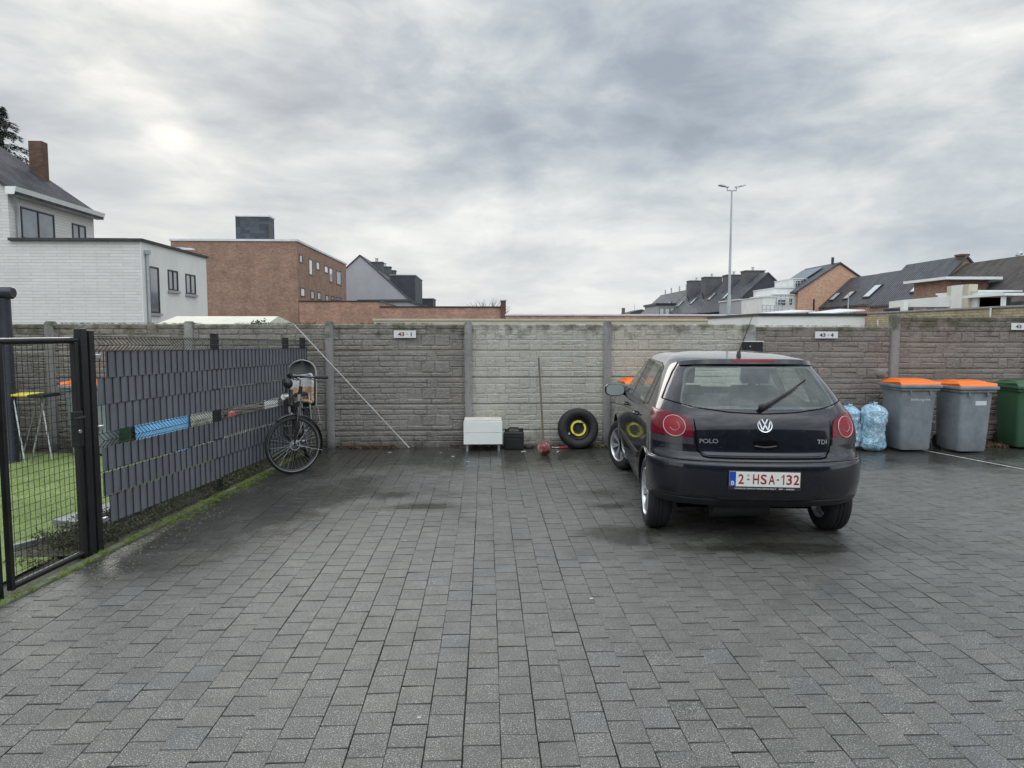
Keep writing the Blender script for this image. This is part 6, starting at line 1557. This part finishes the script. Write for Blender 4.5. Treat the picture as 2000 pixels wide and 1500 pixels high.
MB().lathe([(.052, .040), (.062, .040), (.064, .046), (.052, .046)], MF, 36, True).build('roller_brake', silv, fwh, smooth=40)
MR = Matrix.Translation((0, 1.10, WRb)) @ Matrix.Rotation(R(90), 4, 'Y')
rwh = bwheel(MR, 'rear_wheel'); MB().cyl(MR @ Vector((0, 0, -.05)), MR @ Vector((0, 0, .05)), .035, n=20).build('hub', silv, rwh, smooth=40)
# steering assembly, in the turned frame
def s3(x, y, z): return MS @ Vector((x, y, z))
fk = MB()
for s_ in (-1, 1): fk.tube([s3(s_ * .05, -.01, WRb), s3(s_ * .05, .03, WRb + .18), s3(s_ * .042, .08, .74), s3(s_ * .02, .09, .78)], [.010, .012, .015, .015], 10)
fk.cyl(s3(0, .09, .775), s3(0, .155, 1.02), .022, n=14); fk.build('fork', blk, BK, smooth=60)
MB().cyl(s3(.0, .11, .85), s3(0, .125, .93), .025, n=14).build('headset', silv, BK, smooth=60)
fd = MB(); n = 30
def fender(M_, a0, a1):
    vs = []
    for k in range(n + 1):
        a = R(a0 + (a1 - a0) * k / n)
        for (w_, r_) in ((-.027, WRb + .010), (-.015, WRb + .022), (.015, WRb + .022), (.027, WRb + .010)): vs.append(M_ @ Vector((0, 0, WRb)) + (M_.to_3x3() @ Vector((w_, r_ * math.cos(a), r_ * math.sin(a)))))
    return MB().add(vs, [(4 * k + e, 4 * k + e + 1, 4 * k + 5 + e, 4 * k + 4 + e) for k in range(n) for e in range(3)])
o = fender(MS, -28, 122).build('front_mudguard', blk, BK, smooth=60); o.modifiers.new('s', 'SOLIDIFY').thickness = .0016
o = fender(Matrix.Translation((0, 1.10, 0)), -20, 165).build('rear_mudguard', blk, BK, smooth=60); o.modifiers.new('s', 'SOLIDIFY').thickness = .0016
for s_ in (-1, 1): MB().cyl(s3(s_ * .045, 0, WRb), s3(s_ * .028, .345, WRb - .12), .0025, n=6).build('mudguard_stay', silv, BK)
hb = MB(); hb.tube([s3(0, .15, 1.0), s3(0, .16, 1.10), s3(0, .10, 1.14)], [.018, .016, .018], 12)
hb.build('stem', silv, BK, smooth=60)
bar = MB().tube([s3(x, y, z) for x, y, z in ((-.31, .30, 1.12), (-.27, .20, 1.13), (-.16, .10, 1.15), (0, .09, 1.145), (.16, .10, 1.15), (.27, .20, 1.13), (.31, .30, 1.12))], .012, 10).build('handlebar', blk, BK, smooth=60)
for s_ in (-1, 1):
    MB().tube([s3(s_ * .33, .35, 1.115), s3(s_ * .272, .205, 1.13)], .019, 12).build('grip', K['rubber'], bar, smooth=60)
    MB().tube([s3(s_ * .24, .15, 1.13), s3(s_ * .29, .20, 1.09), s3(s_ * .33, .30, 1.075)], .006, 8).build('brake_lever', blk, bar, smooth=60)
for x_ in (-.05, .03): MB().tube([s3(x_, .10, 1.13), s3(x_ * 1.6 - .03, -.02, 1.12), s3(x_ - .04, -.04, .98), s3(0, .06, .86)], .0045, 6).build('cable', blk, BK, smooth=80)
MB().ball(s3(0, -.0, 1.07), (.055, .06, .06), 16, 10).cyl(s3(-.02, .06, 1.14), s3(-.02, .02, 1.19), .03, n=14).build('handlebar_bag', K['black_plastic'], BK, smooth=60)
hl_ = MB().cyl(s3(0, -.015, .925), s3(0, -.065, .92), .03, .036, 16).build('front_light', K['steel'], BK, smooth=50); MB().lathe([(0, .001), (.034, .001)], Matrix.Translation(s3(0, -.066, .92)) @ Matrix.Rotation(R(90), 4, 'X'), 16).build('lens', K['white_paint'], hl_)
# bell-like dynamo cluster left of the fork
MB().cyl(s3(-.075, .02, .72), s3(-.075, .02, .79), .016, n=12).ball(s3(-.05, .03, .70), .018, 10, 8).build('dynamo', silv, BK, smooth=60)
# frame
fr = MB()
hd0, hd1 = Vector((0, .095, .80)), Vector((0, .15, .98)); bb = Vector((0, .58, .29)); st = Vector((0, .80, .86)); ra = Vector((0, 1.10, WRb))
fr.cyl(hd0, hd1, .024, n=14).tube([hd1 + Vector((0, 0, -.05)), Vector((0, .36, .62)), bb], .022, 12).tube([hd0 + Vector((0, .01, .03)), Vector((0, .33, .48)), bb + Vector((0, -.02, .03))], .022, 12)
fr.cyl(bb, st - (st - bb) * .2, .019, n=12)
for s_ in (-1, 1):
    fr.tube([bb + Vector((s_ * .04, .03, 0)), ra + Vector((s_ * .062, 0, 0))], .011, 8).tube([Vector((s_ * .02, .74, .70)), ra + Vector((s_ * .062, 0, 0))], .009, 8)
fr.build('frame', blk, BK, smooth=60)
MB().cyl(st - (st - bb) * .25, st, .0135, n=12).build('seat_post', silv, BK, smooth=60)
sd_ = MB(); sd_.grid(lambda u, v: Vector(((u - .5) * 2 * (.03 + .075 * (v ** 1.6)), .66 + .27 * v, .895 + .01 * math.sin(v * 3) - .045 * abs((u - .5) * 2) ** 2.5)), 13, 14)
o = sd_.build('saddle', K['black_plastic'], BK, smooth=80); o.modifiers.new('s', 'SOLIDIFY').thickness = .03
ck = MB(); ck.cyl(bb + Vector((-.07, 0, 0)), bb + Vector((.07, 0, 0)), .02, n=12)
co = ck.cyl(bb + Vector((.06, 0, 0)), bb + Vector((.065, .12, -.10)), .01, n=8).cyl(bb + Vector((-.07, 0, 0)), bb + Vector((-.075, -.12, .10)), .01, n=8).build('crank', silv, BK, smooth=60)
for s_, d_ in ((1, Vector((.11, .12, -.10))), (-1, Vector((-.12, -.12, .10)))): c_ = bb + d_; MB().box(c_.x - .045, c_.x + .045, c_.y - .035, c_.y + .035, c_.z - .012, c_.z + .012).build('pedal', K['rubber'], co, bevel=.004)
MB().box(.052, .066, .55, 1.14, .25, .40).build('chain_guard', blk, BK, bevel=.02)
# rear rack and battery
rk = MB()
for s_ in (-1, 1): rk.tube([Vector((s_ * .06, .80, .74)), Vector((s_ * .06, 1.30, .74)), Vector((0, 1.33, .74))], .007, 8).cyl((s_ * .06, 1.12, .74), (s_ * .066, 1.10, WRb), .006)
rk.build('rack', blk, BK, smooth=60)
for s_ in (-1, 1): MB().tube([Vector((s_ * .045 + .06, .88, .86)), Vector((s_ * .055 + .06, .84, .62)), Vector((s_ * .06 + .06, .82, .45))], .011, 10).build('seat_carrier_tube', silv, BK, smooth=60)
# kickstand
MB().cyl(bb + Vector((-.03, .05, -.02)), (-.14, .72, .01), .008).build('kickstand', blk, BK)

# child seat, a thing of its own fastened on the rear rack
shellm = mat('grey_seat_shell', (.10, .10, .10), .45, 0, .15, 5, world=False)
edgem = mat('pale_seat_edge', (.38, .38, .36), .4, 0, .1, 5, world=False)
CS = thing('child_seat', 'dark grey child bike seat with patterned cushion on the bicycle rear', 'child seat', (-2.36, 9.04, .0), (0, R(-3), R(7)))
def shell(u, v):
    """v from the seat base up the back, u across"""
    x = (u - .5) * 2; hw = .165 + .02 * math.sin(v * 2.4); zz_ = .68 + v * .62
    if v > .74: hw *= math.sqrt(max(.0, 1 - ((v - .74) / .262) ** 2))
    return Vector((x * hw, .20 + .10 * v - .17 * abs(x) ** 2.4 * (1 - .35 * v), zz_ + .0))
sh = MB().grid(shell, 21, 30); o = sh.build('shell', shellm, CS, smooth=70); o.modifiers.new('s', 'SOLIDIFY').thickness = .012
ed = [shell(0, k / 29) for k in range(30)] + [shell(1, k / 29) for k in range(29, -1, -1)]
MB().tube(ed, .007, 6).build('shell_edge', edgem, CS, smooth=80)
MB().box(-.16, .16, -.06, .24, .665, .70).build('seat_base', shellm, CS, bevel=.02)
for s_ in (-1, 1):
    lg = MB(); lg.grid(lambda u, v: Vector((s_ * (.15 + .035 * v), -.06 - .02 * v + (u - .5) * .12, .70 - v * .22)), 6, 8)
    o = lg.build('leg_guard', shellm, CS, smooth=70); o.modifiers.new('s', 'SOLIDIFY').thickness = .01
    MB().box(s_ * .185 - .055, s_ * .185 + .055, -.15, -.0, .465, .48).build('footrest', shellm, CS, bevel=.006)
MB().tube([Vector((.20, -.07, .70)), Vector((.215, -.08, .50)), Vector((.205, -.07, .36))], .004, 6).build('strap', edgem, CS)
def cushm():
    m, nt, b = newmat('patterned_cushion'); p = objc(nt); s_ = sep(nt, p)
    n = noise_n(nt, p, 26, 4, .6, 1.0); tan = ramp(nt, n, [(.40, (.22, .12, .07)), (.5, (.42, .26, .16)), (.62, (.50, .40, .30))])
    pale = ramp(nt, noise_n(nt, p, 18, 3, .6), [(.4, (.50, .50, .46)), (.55, (.33, .36, .44)), (.62, (.6, .58, .5))])
    L(nt, mixc(nt, ramp(nt, math_n(nt, 'ADD', s_[2], math_n(nt, 'MULTIPLY', noise_n(nt, p, 8, 2), .08)), [(.975, 0.0), (1.0, 1.0)]), tan, pale), b.inputs['Base Color']); b.inputs['Roughness'].default_value = .9
    return m
cm_ = cushm()
def cush(u, v):
    x = (u - .5) * 2; hw = .125 + .02 * v
    if v > .8: hw *= math.sqrt(max(0, 1 - ((v - .8) / .21) ** 2)) * .35 + .65
    return Vector((x * hw, .06 + .08 * v - .10 * abs(x) ** 2 + .0 + .01 * noise.noise((x * 3, v * 6, 0)), .75 + v * .36))
o = MB().grid(cush, 15, 24).build('cushion', cm_, CS, smooth=80); o.modifiers.new('s', 'SOLIDIFY').thickness = .03
def cush2(u, v): return Vector(((u - .5) * .28, -.10 + v * .2, .76 + .045 * math.sin(u * 3.1) * math.sin(.6 + v * 2.2) + .01 * noise.noise((u * 7, v * 7, 2))))
o = MB().grid(cush2, 15, 12).build('seat_pad', cm_, CS, smooth=80); o.modifiers.new('s', 'SOLIDIFY').thickness = .03
